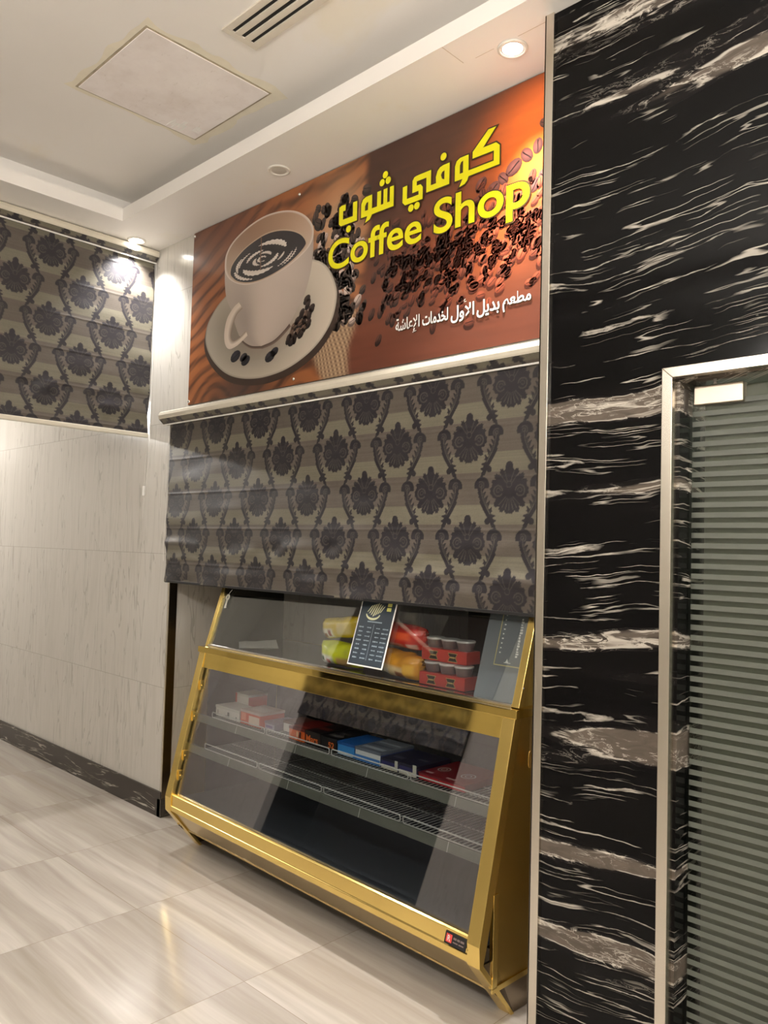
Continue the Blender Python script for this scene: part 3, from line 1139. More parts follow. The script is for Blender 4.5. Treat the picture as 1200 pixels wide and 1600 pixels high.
def sstep(x, a, c):
    t = np.clip((x - a) / (c - a), 0, 1)
    return t * t * (3 - 2 * t)


nz1 = smooth_noise(gn, gm, 4, 10)
nz2 = smooth_noise(gn, gm, 9, 20)
nz3 = smooth_noise(gn, gm, 60, 16)
# wood table on the left
sgr = Wv - 0.34 * U + 0.022 * nz1 - 0.06 * np.sin(2.2 * U)
grain = 0.5 + 0.5 * np.sin(62 * sgr + 2.0 * nz1) * 0.8 + 0.12 * np.sin(170 * sgr + 3 * nz2)
wood = lerp(SN((70, 38, 22)), SN((150, 90, 50)), sstep(grain, -0.2, 0.8))
wood = lerp(wood, SN((96, 62, 52)), 0.75 * sstep(Wv, 0.62, 0.95) * sstep(0.95 - U, 0.0, 0.6))  # reflection in the upper left corner painted into the wood colour
wood = lerp(wood, SN((62, 52, 48)), 0.85 * np.exp(-((U - 0.52) / 0.36) ** 2 - ((Wv - 0.04) / 0.12) ** 2))
wood = lerp(wood, SN((196, 158, 122)), 0.75 * np.exp(-((U - 1.28) / 0.18) ** 2 - ((Wv - 0.72) / 0.22) ** 2))
# burlap corner
weave = 0.5 + 0.5 * np.sin((U * 0.9 + Wv * 0.28) * 260 + 2 * nz2) * (0.5 + 0.5 * np.sin(Wv * 330 + 2 * nz1))
burl = lerp(SN((88, 62, 44)), SN((190, 160, 128)), weave)
mb_ = sstep(U + 0.55 * Wv, 1.16, 1.22) * sstep(0.34 - Wv, 0.0, 0.06)
wood = lerp(wood, burl, mb_)
# glowing backdrop on the right
right = lerp(SN((64, 38, 28)), SN((82, 50, 36)), sstep(U, 1.5, 2.1))
right = lerp(right, SN((104, 56, 38)), sstep(0.62 - Wv, 0.0, 0.35))
right = lerp(right, SN((176, 84, 34)), 0.75 * np.exp(-((U - 2.18) / 0.34) ** 2 - ((Wv - 0.50) / 0.20) ** 2))
right = lerp(right, SN((238, 112, 40)), 1.0 * sstep(np.exp(-((U - 2.52) / 0.40) ** 2 - ((Wv - 0.80) / 0.26) ** 2), 0.12, 0.92))
right = lerp(right, SN((98, 54, 40)), 0.7 * sstep(0.24 - Wv, 0.0, 0.2))
right = right * (1 + 0.05 * nz3[..., None])
bound = 1.475 - 0.09 * sstep(0.7 - Wv, 0, 0.7) + 0.012 * nz2
colr = lerp(wood, right, sstep(U, bound - 0.03, bound + 0.03))
Pg = np.stack([U, np.full_like(U, -0.0115), Wv], -1)
art = grid_object('picture', Pg, colr, PRINT, sign)


class Art:
    """flat printed shapes with a colour per corner, stacked a hair apart"""

    def __init__(self):
        self.v, self.f, self.c = [], [], []

    def fan(self, ring, colr_ring, center=None, colr_c=None, lay=0):
        d = -0.0120 - 0.00012 * lay
        if center is None:
            center = (sum(p[0] for p in ring) / len(ring), sum(p[1] for p in ring) / len(ring))
        k = len(self.v)
        self.v.append((center[0], d, center[1]))
        self.c.append(colr_c if colr_c is not None else (colr_ring if not isinstance(colr_ring, list) else colr_ring[0]))
        for i, p in enumerate(ring):
            self.v.append((p[0], d, p[1]))
            self.c.append(colr_ring[i] if isinstance(colr_ring, list) else colr_ring)
        n = len(ring)
        for i in range(n):
            self.f.append((k, k + 1 + i, k + 1 + (i + 1) % n))

    def band(self, r0, r1, c0, c1, lay=0, closed=False):
        d = -0.0120 - 0.00012 * lay
        k = len(self.v)
        n = len(r0)
        for i in range(n):
            self.v += [(r0[i][0], d, r0[i][1]), (r1[i][0], d, r1[i][1])]
            self.c += [c0[i] if isinstance(c0, list) else c0, c1[i] if isinstance(c1, list) else c1]
        for i in range(n if closed else n - 1):
            j = (i + 1) % n
            self.f.append((k + 2 * i, k + 2 * i + 1, k + 2 * j + 1, k + 2 * j))

    def bean(self, x, z, a, bb_, rot, base, hi, sh=True, lay=4):
        ring = []
        cols = []
        for k in range(12):
            t_ = 2 * PI * k / 12
            px, pz = a * math.cos(t_), bb_ * math.sin(t_)
            ring.append((x + px * math.cos(rot) - pz * math.sin(rot), z + px * math.sin(rot) + pz * math.cos(rot)))
            w = 0.5 + 0.5 * math.sin(t_ + rot - 0.4)
            cols.append(tuple(base[i] * (0.45 + 0.55 * w) + hi[i] * 0.35 * w for i in range(3)))
        if sh:
            s2 = [(p[0] - a * 0.15, p[1] - bb_ * 0.75) for p in ring]
            self.fan(s2, tuple(c * 0.35 for c in base), lay=lay - 1)
        self.fan(ring, cols, (x - 0.15 * a, z + 0.25 * bb_), tuple(base[i] * 0.5 + hi[i] * 0.6 for i in range(3)), lay=lay)
        # crease
        cr0, cr1 = [], []
        for k in range(5):
            u = -0.75 + 1.5 * k / 4
            off = 0.12 * math.sin(u * 2.5)
            for w, L in ((off - 0.10, cr0), (off + 0.10, cr1)):
                px, pz = a * u, bb_ * w
                L.append((x + px * math.cos(rot) - pz * math.sin(rot), z + px * math.sin(rot) + pz * math.cos(rot)))
        self.band(cr0, cr1, tuple(c * 0.35 for c in base), tuple(c * 0.35 for c in base), lay=lay + 1)

    def build(self, name, parent, mat=PRINT):
        me = bpy.data.meshes.new(name)
        me.from_pydata(self.v, [], self.f)
        at = me.color_attributes.new('tint', 'FLOAT_COLOR', 'POINT')
        at.data.foreach_set('color', np.concatenate([np.array(self.c, float), np.ones((len(self.c), 1))], 1).astype(np.float32).ravel())
        me.materials.append(mat)
        bm = bmesh.new()
        bm.from_mesh(me)
        for f in bm.faces:
            f.normal_update()
            if f.normal.y > 0:
                f.normal_flip()
        bm.to_mesh(me)
        bm.free()
        o = bpy.data.objects.new(name, me)
        COL.objects.link(o)
        o.parent = parent
        return o


def smooth_loop(pts, n=80):
    """closed Catmull-Rom through the points"""
    P = [Vector((p[0], p[1], 0)) for p in pts]
    m = len(P)
    out = []
    per = max(2, n // m)
    for i in range(m):
        p0, p1, p2, p3 = P[i - 1], P[i], P[(i + 1) % m], P[(i + 2) % m]
        for k in range(per):
            t = k / per
            q = 0.5 * ((2 * p1) + (p2 - p0) * t + (2 * p0 - 5 * p1 + 4 * p2 - p3) * t * t + (3 * p1 - p0 - 3 * p2 + p3) * t ** 3)
            out.append((q.x, q.y))
    return out


def smooth_path(pts, n=10):
    P = [Vector((p[0], p[1], 0)) for p in pts]
    out = []
    for i in range(len(P) - 1):
        p0, p1, p2, p3 = P[max(i - 1, 0)], P[i], P[i + 1], P[min(i + 2, len(P) - 1)]
        for k in range(n):
            t = k / n
            q = 0.5 * ((2 * p1) + (p2 - p0) * t + (2 * p0 - 5 * p1 + 4 * p2 - p3) * t * t + (3 * p1 - p0 - 3 * p2 + p3) * t ** 3)
            out.append((q.x, q.y))
    out.append((P[-1].x, P[-1].y))
    return out


A = Art()
# beans strewn over the glowing table
rr = random.Random(5)


def bean_dens(u, w):
    line_ = 0.40 + 0.05 * (u - 1.5)
    d = math.exp(-((w - line_) / 0.15) ** 2)
    d *= min(1.0, max(0.0, (u - 1.50) / 0.25))
    if w < 0.26:
        d *= 0.8
    return d


cnt = 0
cand = []
while cnt < 430:
    u, w = rr.uniform(1.5, SW - 0.02), rr.uniform(0.04, 0.68)
    if rr.random() < bean_dens(u, w):
        cand.append((w, u))
        cnt += 1
cand.sort(reverse=True)
for w, u in cand:
    lit = min(1.0, max(0.0, (u - 1.55) / 0.75)) * rr.uniform(0.35, 1.0)
    lit = lit * (0.35 + 0.65 * math.exp(-((w - 0.42) / 0.2) ** 2))
    base = tuple(x * (1 - lit) + y * lit for x, y in zip(S(52, 30, 24), S(150, 66, 40)))
    hi = tuple(x * (1 - lit) + y * lit for x, y in zip(S(96, 60, 50), S(236, 120, 78)))
    s = rr.uniform(0.75, 1.2)
    A.bean(u, w, 0.024 * s, 0.016 * s, rr.uniform(-0.2, 1.6), base, hi, True, 3)
# soft dark beans high on the right
for u, w, s in ((2.30, 0.70, 1.6), (2.25, 0.67, 1.2), (2.36, 0.73, 1.3), (2.41, 0.75, 1.2), (2.44, 0.83, 1.0), (2.20, 0.64, 1.5), (2.14, 0.68, 1.3), (2.13, 0.61, 1.4), (2.45, 0.62, 1.5), (2.40, 0.60, 1.2), (1.98, 0.64, 1.3), (1.92, 0.66, 1.2),
                (2.47, 0.70, 1.2)):
    A.bean(u, w, 0.026 * s, 0.019 * s, rr.uniform(0, 3), S(70, 40, 34), S(150, 90, 80), False, 2)
# heap beside the cup
heap = []
for k in range(260):
    v_ = rr.random()
    w = 0.25 + 0.62 * v_
    u = rr.gauss(1.30, 0.085) - 0.05 * v_
    if 1.09 < u < 1.50 and w < 0.9:
        heap.append((w, u))
heap.sort(reverse=True)
for w, u in heap:
    if w > 0.68 and rr.random() < 0.55:
        continue
    pale = rr.random() < 0.45 and w < 0.72
    base, hi = (S(150, 126, 116), S(222, 204, 192)) if pale else (S(46, 34, 30), S(92, 74, 66))
    s = rr.uniform(0.8, 1.25)
    A.bean(u, w, 0.026 * s, 0.018 * s, rr.uniform(0, 3), base, hi, True, 3)
# saucer
sau = smooth_loop([(0.165, 0.397), (0.202, 0.479), (0.348, 0.579), (0.677, 0.668), (0.95, 0.655), (1.104, 0.615), (1.205, 0.559), (1.268, 0.468), (1.286, 0.382), (1.247, 0.268), (1.129, 0.165), (0.939, 0.094), (0.733, 0.072), (0.535, 0.09), (0.375, 0.142), (0.247, 0.231), (0.177, 0.322)], 136)
cs_ = (0.72, 0.40)
sh_ = [(cs_[0] + (p[0] - cs_[0]) * 1.03 + 0.005, cs_[1] + (p[1] - cs_[1]) * 1.02 - 0.03) for p in sau]
A.fan(sh_, S(58, 44, 36), lay=5)


def sau_col(p, k=1.0):
    t = (p[0] - 0.165) / 1.12
    return tuple(c * k for c in S(150 + 40 * t, 140 + 38 * t, 126 + 36 * t))


rim_ = [(cs_[0] + (p[0] - cs_[0]) * 0.965, cs_[1] + (p[1] - cs_[1]) * 0.955) for p in sau]
mid_ = [(cs_[0] + (p[0] - cs_[0]) * 0.60, cs_[1] - 0.04 + (p[1] - cs_[1]) * 0.58) for p in sau]
A.band(sau, rim_, [sau_col(p, 0.70) for p in sau], [sau_col(p, 1.12) for p in sau], lay=6, closed=True)
A.band(rim_, mid_, [sau_col(p, 1.05) for p in sau], [sau_col(p, 0.78) for p in sau], lay=6, closed=True)
A.fan(mid_, [sau_col(p, 0.74) for p in sau], (0.74, 0.30), S(120, 104, 92), lay=6)
# cup body
bodyL = smooth_path([(0.334, 0.765), (0.344, 0.636), (0.37, 0.551), (0.42, 0.480), (0.455, 0.400), (0.51, 0.318), (0.60, 0.262), (0.70, 0.243)], 6)
bodyR = smooth_path([(1.100, 0.757), (1.098, 0.617), (1.061, 0.484), (0.991, 0.385), (0.94, 0.330), (0.88, 0.290), (0.80, 0.255), (0.70, 0.243)], 6)
nst = 14
for i in range(len(bodyL) - 1):
    f0, f1 = i / (len(bodyL) - 1), (i + 1) / (len(bodyL) - 1)

    def cc(u, f):
        sh1 = 0.60 + 0.40 * math.sin(PI * min(1, max(0, 0.18 + 0.72 * u)))
        sh1 *= 1.0 - 0.30 * math.exp(-((u - 0.22) / 0.16) ** 2) * (0.3 + 0.7 * math.sin(PI * f))
        sh1 *= 1 - 0.25 * f * (1 - u)
        return tuple(c * sh1 for c in S(190, 174, 162))

    for k in range(nst):
        u0, u1 = k / nst, (k + 1) / nst
        q = []
        cl = []
        for (uu, ff, L, R_) in ((u0, f0, bodyL[i], bodyR[i]), (u1, f0, bodyL[i], bodyR[i]), (u1, f1, bodyL[i + 1], bodyR[i + 1]), (u0, f1, bodyL[i + 1], bodyR[i + 1])):
            q.append((L[0] + (R_[0] - L[0]) * uu, L[1] + (R_[1] - L[1]) * uu))
            cl.append(cc(uu, ff))
        k0 = len(A.v)
        for p, c in zip(q, cl):
            A.v.append((p[0], -0.0120 - 0.00012 * 9, p[1]))
            A.c.append(c)
        A.f.append((k0, k0 + 1, k0 + 2, k0 + 3))
# dark line under the cup
A.band([(p[0], p[1]) for p in bodyL[-14:]] + [(p[0], p[1]) for p in bodyR[-18:][::-1]],
       [(p[0], p[1] - 0.014) for p in bodyL[-14:]] + [(p[0] + 0.012, p[1] - 0.016) for p in bodyR[-18:][::-1]], S(70, 52, 44), S(110, 92, 80), lay=8)
# rim, inside and coffee
rim = smooth_loop([(0.334, 0.765), (0.346, 0.826), (0.41, 0.882), (0.537, 0.927), (0.685, 0.948), (0.828, 0.937), (0.943, 0.906), (1.033, 0.856), (1.089, 0.795), (1.1, 0.742), (1.073, 0.693), (0.999, 0.654), (0.89, 0.622), (0.752, 0.602), (0.606, 0.599), (0.491, 0.62), (0.396, 0.664), (0.346, 0.715)], 108)
cr_ = (0.715, 0.772)
rin = [(cr_[0] + (p[0] - cr_[0]) * 0.955, cr_[1] + (p[1] - cr_[1]) * 0.945) for p in rim]
A.band(rim, rin, S(206, 192, 180), S(178, 160, 146), lay=11, closed=True)


def in_col(p):
    t = min(1, max(0, (p[1] - 0.62) / 0.3))
    s = min(1, max(0, (p[0] - 0.36) / 0.7))
    return tuple(x * (1 - t) + y * t for x, y in zip(S(188, 168, 150), S(128 + 40 * s, 98 + 38 * s, 76 + 36 * s)))


A.fan(rin, [in_col(p) for p in rin], (0.72, 0.76), S(150, 120, 98), lay=11)
cof = smooth_loop([(0.394, 0.704), (0.417, 0.754), (0.518, 0.808), (0.666, 0.84), (0.786, 0.839), (0.903, 0.812), (0.994, 0.77), (1.039, 0.723), (1.03, 0.697), (0.955, 0.657), (0.844, 0.625), (0.703, 0.608), (0.58, 0.613), (0.477, 0.639), (0.422, 0.67)], 90)
cc_ = (0.715, 0.722)
halo = [(cc_[0] + (p[0] - cc_[0]) * 1.035, cc_[1] + (p[1] - cc_[1]) * 1.06) for p in cof]
A.fan(halo, S(176, 152, 130), lay=12)
A.fan(cof, S(40, 36, 40), cc_, S(30, 25, 26), lay=13)
# cream swirl
for k, (r0, r1, a0_, a1_) in enumerate(((0.82, 0.93, 3.3, 4.4), (0.72, 0.80, 2.6, 3.5), (0.60, 0.80, 0.25, 1.75), (0.52, 0.74, 3.5, 5.2), (0.38, 0.50, 1.5, 3.0), (0.34, 0.47, 4.6, 6.3), (0.22, 0.32, 0.2, 1.9), (0.20, 0.30, 2.5, 4.4), (0.08, 0.15, 0.0, 5.2),
                                           (0.80, 0.86, 5.3, 6.1), (0.90, 0.95, 5.4, 6.2), (0.56, 0.62, 5.6, 6.2), (0.64, 0.70, 2.2, 3.2))):
    e0, e1 = [], []
    for i in range(25):
        t_ = i / 24
        a_ = a0_ + (a1_ - a0_) * t_
        w = math.sin(PI * t_) ** 0.6
        jag = 0.02 * math.sin(i * 2.1 + k * 1.7)
        rm = (r0 + r1) / 2 + 0.05 * (t_ - 0.5)
        hw = (r1 - r0) / 2 * w
        for rr_, L in ((rm - hw + jag, e0), (rm + hw - jag, e1)):
            L.append((cc_[0] - 0.03 + 0.30 * rr_ * math.cos(a_), cc_[1] - 0.004 + 0.108 * rr_ * math.sin(a_)))
    A.band(e0, e1, S(196, 184, 172), S(206, 196, 186), lay=14)
# pouring thread
A.band([(0.664, 0.842), (0.668, 0.79), (0.664, 0.74), (0.668, 0.66)], [(0.672, 0.842), (0.677, 0.79), (0.673, 0.74), (0.676, 0.66)], S(120, 92, 70), S(92, 66, 48), lay=15)
# handle
ho = smooth_path([(0.484, 0.521), (0.433, 0.5), (0.376, 0.448), (0.354, 0.373), (0.365, 0.308), (0.408, 0.272), (0.485, 0.281), (0.575, 0.320)], 7)
hi_ = smooth_path([(0.520, 0.480), (0.468, 0.454), (0.439, 0.405), (0.422, 0.353), (0.430, 0.325), (0.455, 0.313), (0.508, 0.325), (0.560, 0.350)], 7)
hm_ = [((p[0] + q[0]) / 2, (p[1] + q[1]) / 2) for p, q in zip(ho, hi_)]
A.band(ho, hm_, S(196, 180, 166), S(206, 192, 178), lay=15)
A.band(hm_, hi_, S(206, 192, 178), S(128, 108, 94), lay=15)
# beans on the saucer
for (u, w) in ((1.066, 0.425), (1.075, 0.40), (1.104, 0.372), (1.09, 0.345), (1.058, 0.345), (1.03, 0.36), (0.994, 0.325), (1.05, 0.318), (1.081, 0.300), (1.02, 0.31), (0.973, 0.303), (1.05, 0.285), (1.029, 0.262), (1.00, 0.27), (0.953, 0.27), (0.98, 0.245), (0.93, 0.248), (0.955, 0.232)):
    A.bean(u, w, 0.026, 0.017, rr.uniform(0.2, 1.4), S(40, 28, 26), S(150, 120, 100) if rr.random() < 0.35 else S(70, 56, 50), True, 16)
for (u, w, s) in ((0.470, 0.222, 1.5), (0.565, 0.185, 1.3), (0.545, 0.205, 1.1), (0.780, 0.175, 1.4), (0.815, 0.195, 1.1)):
    A.bean(u, w, 0.032 * s, 0.020 * s, 0.3, S(38, 34, 38), S(52, 50, 56), False, 16)
A.build('printed_cup', art)

# --- lettering
HEAD = [
    [[(1.289, 0.822), (1.304, 0.828), (1.333, 0.827), (1.333, 0.798), (1.316, 0.798), (1.316, 0.757), (1.385, 0.756), (1.385, 0.822), (1.413, 0.822), (1.414, 0.728), (1.303, 0.728), (1.289, 0.741)]],
    [[(1.441, 0.796), (1.451, 0.815), (1.471, 0.823), (1.512, 0.823), (1.512, 0.757), (1.546, 0.757), (1.546, 0.824), (1.570, 0.824), (1.570, 0.757), (1.586, 0.757), (1.586, 0.824), (1.610, 0.824), (1.610, 0.757), (1.626, 0.757), (1.626, 0.824), (1.650, 0.824), (1.651, 0.729), (1.514, 0.729), (1.501, 0.709), (1.470, 0.700), (1.483, 0.729), (1.441, 0.730)],
     [(1.467, 0.780), (1.475, 0.793), (1.487, 0.796), (1.487, 0.757), (1.467, 0.757)]],
    [[(1.706, 0.797), (1.732, 0.798), (1.732, 0.737), (1.801, 0.737), (1.801, 0.754), (1.764, 0.754), (1.764, 0.809), (1.774, 0.822), (1.790, 0.825), (1.871, 0.825), (1.871, 0.757), (1.901, 0.757), (1.899, 0.784), (1.907, 0.808), (1.921, 0.820), (1.939, 0.824), (1.974, 0.824), (1.974, 0.732), (1.846, 0.732), (1.845, 0.799), (1.789, 0.799), (1.789, 0.780), (1.812, 0.780), (1.825, 0.764), (1.825, 0.711), (1.722, 0.711), (1.706, 0.727)],
     [(1.927, 0.784), (1.934, 0.796), (1.947, 0.799), (1.947, 0.760), (1.934, 0.766)]],
    [[(2.004, 0.797), (2.012, 0.816), (2.030, 0.825), (2.075, 0.825), (2.076, 0.757), (2.204, 0.757), (2.204, 0.799), (2.096, 0.800), (2.096, 0.828), (2.174, 0.896), (2.213, 0.895), (2.149, 0.829), (2.214, 0.829), (2.232, 0.812), (2.233, 0.734), (2.077, 0.733), (2.071, 0.718), (2.057, 0.706), (2.029, 0.701), (2.045, 0.731), (2.004, 0.732)],
     [(2.030, 0.793), (2.036, 0.805), (2.047, 0.809), (2.047, 0.757), (2.030, 0.757)]],
]


def circ(x, z, rx, rz, n=20):
    return [(x + rx * math.cos(2 * PI * k / n), z + rz * math.sin(2 * PI * k / n)) for k in range(n)]


DOTS = [(1.594, 0.890), (1.575, 0.859), (1.613, 0.859), (1.758, 0.689), (1.793, 0.690), (1.939, 0.861), (1.358, 0.701)]
shapes = HEAD + [[circ(x, z, 0.0165, 0.0165)] for x, z in DOTS]


def sign_letters(name, geo, mat, front, parent=sign):
    """geo: list of (verts, faces) in sign coordinates; front: distance of the face from the wall"""
    bb = MB()
    for vs, fs in geo:
        bb.add([(v[0], -front + (0.0002 if v[2] < 0 else 0.0), v[1]) for v in vs], fs)
    return bb.build(name, mat, parent)


T1 = [fit_text('Coffee', 1.219, 1.824, 0.5235, 0.668, 0.016), fit_text('Shop', 1.893, 2.378, 0.484, 0.6815, 0.016)]
T1b = [fit_text('Coffee', 1.211, 1.832, 0.5155, 0.676, 0.030), fit_text('Shop', 1.885, 2.386, 0.476, 0.6895, 0.030)]
hd = [curve_mesh(loops=s, offset=0.0) for s in shapes]
hdb = [curve_mesh(loops=[s[0]], offset=0.0065) for s in shapes]
lo = sign_letters('letter_outline', hdb + T1b, INK, 0.0151)
sign_letters('lettering', hd + T1, YELLOW, 0.0156, sign)
# second line, right to left, in joined letter forms (written here in the order they stand on the board)
# words from the right: mtam, bdyl, alawl, lkhdmat, alaasha
L2 = ['\uFEE1\uFECC\uFEC4\uFEE3', '\uFEDE\uFEF3\uFEAA\uFE91', '\u0644\u0648\uFEF7\u0627', '\u062A\u0627\uFEE3\uFEAA\uFEA8\uFEDF', '\uFE94\uFEB7\u0627\uFECB\uFEF9\u0627']
# the forms: final mim + medial ain + medial ta + initial mim, and so on
L2[0] = '\uFEE2\uFECC\uFEC4\uFEE3'
L2[2] = '\uFEDD\uFEED\uFEFB\uFE8D'
L2[3] = '\uFE95\uFE8E\uFEE3\uFEAA\uFEA8\uFEDF'
L2[4] = '\uFE94\uFEB7\uFE8E\uFECB\uFEF9\uFE8D'
BOX = [(2.262, 2.394, 0.128, 0.200), (2.135, 2.247, 0.128, 0.200), (2.000, 2.122, 0.130, 0.202), (1.842, 1.985, 0.148, 0.204), (1.684, 1.826, 0.128, 0.206)]
geo = [fit_text(t_, x0, x1, z0, z1, 0.018) for t_, (x0, x1, z0, z1) in zip(L2, BOX)]
geo.append(fit_text('\u0621', 2.066, 2.080, 0.203, 0.220, 0.014))
geob = [([(v[0] + 0.004, v[1] - 0.004, v[2]) for v in vs], fs) for vs, fs in geo]
sign_letters('letter_shadow', geob, INK, 0.0151)
sign_letters('small_lettering', geo, WHITE_INK, 0.0156)
for (u, w) in ((0.012, SH - 0.02), (0.98, SH - 0.05), (0.013, 0.02), (0.98, 0.03)):
    s = MB()
    s.lathe([(0.009, 0.0), (0.009, 0.004), (0.005, 0.007), (0.0005, 0.008)], (u, -0.0112, w), 14, axis='y')
    s.build('screw_cap', CHROME, sign)

# ================================================================== the gold display counter
CW, CTH = 2.117, -0.030133
counter = empty('display_counter', (-1.629, 0.0, 0.0), CTH)
tag(counter, 'gold framed glass display counter standing below the blind', 'counter')
SLOPE = 0.2375


def fv(z, off=0.0):
    """front plane of the slanted case"""
    return -0.326 + (z - 0.29) * SLOPE + off


PW = 0.055
post_poly = [(-0.138, 0.0), (-0.322, 0.218), (-0.326, 0.29), (fv(1.031), 1.031), (fv(1.031, 0.045), 1.031), (-0.281, 0.29), (-0.300, 0.224), (-0.120, 0.0)]
for x0 in (-CW, -PW):
    bb = MB()
    bb.prism_x(post_poly, x0, x0 + PW)
    bb.build('corner_post', GOLD_SATIN, counter, 0.002)
# side panels
side_poly = [(-0.25, 0.125), (-0.25, 0.44), (fv(1.031, 0.03), 1.031), (0.45, 1.031), (0.45, 0.125)]
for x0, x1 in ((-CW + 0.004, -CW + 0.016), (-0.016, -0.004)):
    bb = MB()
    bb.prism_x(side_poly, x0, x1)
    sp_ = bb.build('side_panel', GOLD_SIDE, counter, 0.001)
    if x1 < -1:
        continue
    bb = MB()
    bb.box(-0.004, 0.002, -0.252, -0.226, 0.125, 0.445)
    bb.box(-0.004, 0.002, -0.252, 0.45, 0.112, 0.132)
    bb.build('edge_strip', GOLD_SATIN, sp_, 0.001)
# dark lower side plates down to the floor
for x0, x1 in ((-CW + 0.004, -CW + 0.014), (-0.014, -0.004)):
    bb = MB()
    bb.prism_x([(-0.296, 0.222), (-0.122, 0.002), (0.45, 0.002), (0.45, 0.112), (-0.236, 0.112), (-0.236, 0.222)], x0, x1)
    bb.build('foot_plate', BRONZE, counter, 0.001)
# plinth
bb = MB()
bb.box(-CW + 0.05, -0.03, -0.03, 0.42, 0.0, 0.125)
bb.build('plinth', metal_mat('dark_plinth_metal', (0.16, 0.13, 0.09), 0.3), counter, 0.002)
# lower bar with a pressed step
bb = MB()
xs0, xs1 = -CW + PW, -PW
bb.prism_x([(-0.320, 0.222), (-0.3215, 0.246), (-0.3175, 0.250), (fv(0.305, 0.004), 0.305), (fv(0.310, 0.012), 0.310), (-0.285, 0.300), (-0.285, 0.226)], xs0, xs1)
lb = bb.build('lower_bar', GOLD_SATIN, counter, 0.0015)
st = MB()
sA, sB = (fv(0.296) + 0.0035, 0.296), (fv(0.258) + 0.0008, 0.258)
st.add([(-0.152, sB[0], sB[1]), (-0.057, sB[0], sB[1]), (-0.057, sA[0], sA[1]), (-0.152, sA[0], sA[1]),
        (-0.152, sB[0] + 0.004, sB[1]), (-0.057, sB[0] + 0.004, sB[1]), (-0.057, sA[0] + 0.004, sA[1]), (-0.152, sA[0] + 0.004, sA[1])],
       [(0, 1, 2, 3), (7, 6, 5, 4), (0, 4, 5, 1), (1, 5, 6, 2), (2, 6, 7, 3), (3, 7, 4, 0)])
stk = st.build('sticker', BLACK_MATT, lb)
st = MB()


def on_bar(x, t, o=0.0006):
    return (x, sB[0] + (sA[0] - sB[0]) * t - o, sB[1] + (sA[1] - sB[1]) * t)


st.add([on_bar(-0.146, 0.18), on_bar(-0.120, 0.18), on_bar(-0.120, 0.85), on_bar(-0.146, 0.85)], [(0, 1, 2, 3)], 0)
vs, fs = fit_text('R', -0.140, -0.126, 0.28, 0.75, 0.03)
st.add([on_bar(v[0], v[1], 0.0010) for v in vs], fs, 1)
for k, (xa, xb, ta, tb) in enumerate(((-0.114, -0.100, 0.55, 0.72), (-0.097, -0.085, 0.55, 0.72), (-0.082, -0.066, 0.55, 0.72), (-0.114, -0.092, 0.28, 0.38), (-0.088, -0.066, 0.28, 0.38))):
    st.add([on_bar(xa, ta), on_bar(xb, ta), on_bar(xb, tb), on_bar(xa, tb)], [(0, 1, 2, 3)], 2)
st.build('logo', [plain('red_print', S(214, 74, 66), 0.4), WHITE_INK, plain('dull_print', S(120, 104, 100), 0.5)], stk)
# undercut panel
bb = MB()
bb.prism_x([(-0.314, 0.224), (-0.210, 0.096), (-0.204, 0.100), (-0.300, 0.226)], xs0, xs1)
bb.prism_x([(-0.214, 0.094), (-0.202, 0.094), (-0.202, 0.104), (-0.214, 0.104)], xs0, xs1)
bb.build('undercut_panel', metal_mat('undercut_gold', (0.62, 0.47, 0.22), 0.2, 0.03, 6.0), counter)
# ledge and rail
bb = MB()
bb.box(-CW - 0.008, 0.010, -0.156, 0.45, 1.031, 1.062)
bb.build('ledge', GOLD, counter, 0.002)
bb = MB()
bb.prism_x([(fv(0.955, 0.006), 0.955), (fv(1.031, 0.004), 1.031), (fv(1.031, 0.03), 1.031), (fv(0.955, 0.03), 0.955)], xs0, xs1)
bb.build('upper_rail', GOLD, counter, 0.001)
# lower glass
bb = MB()
bb.prism_x([(fv(0.300, 0.026), 0.300), (fv(0.965, 0.026), 0.965), (fv(0.965, 0.032), 0.965), (fv(0.300, 0.032), 0.300)], xs0 + 0.012, xs1)
bb.build('front_glass', GLASS, counter)
# hinges on the left post
for zz_ in (0.86, 0.70, 0.50, 0.40):
    bb = MB()
    bb.box(-CW + PW, -CW + PW + 0.010, fv(zz_, 0.012), fv(zz_, 0.040), zz_ - 0.025, zz_ + 0.025)
    bb.lathe([(0.005, 0.0), (0.005, 0.004), (0.001, 0.006)], (-CW + PW + 0.010, fv(zz_, 0.022), zz_), 10, axis='x')
    bb.build('hinge', GOLD, counter, 0.001)
# lining
bb = MB()
bb.box(-CW + 0.03, -0.03, 0.36, 0.38, 0.13, 1.03)
bb.box(-CW + 0.0165, -CW + 0.028, -0.10, 0.36, 0.27, 1.03)
bb.box(-0.028, -0.0165, -0.10, 0.36, 0.27, 1.03)
bb.build('back_lining', DARK_INSIDE, counter)
bb = MB()
bb.box(-CW + 0.03, -0.03, -0.262, 0.36, 0.262, 0.275)
bb.build('case_floor', GREY_INSIDE, counter)
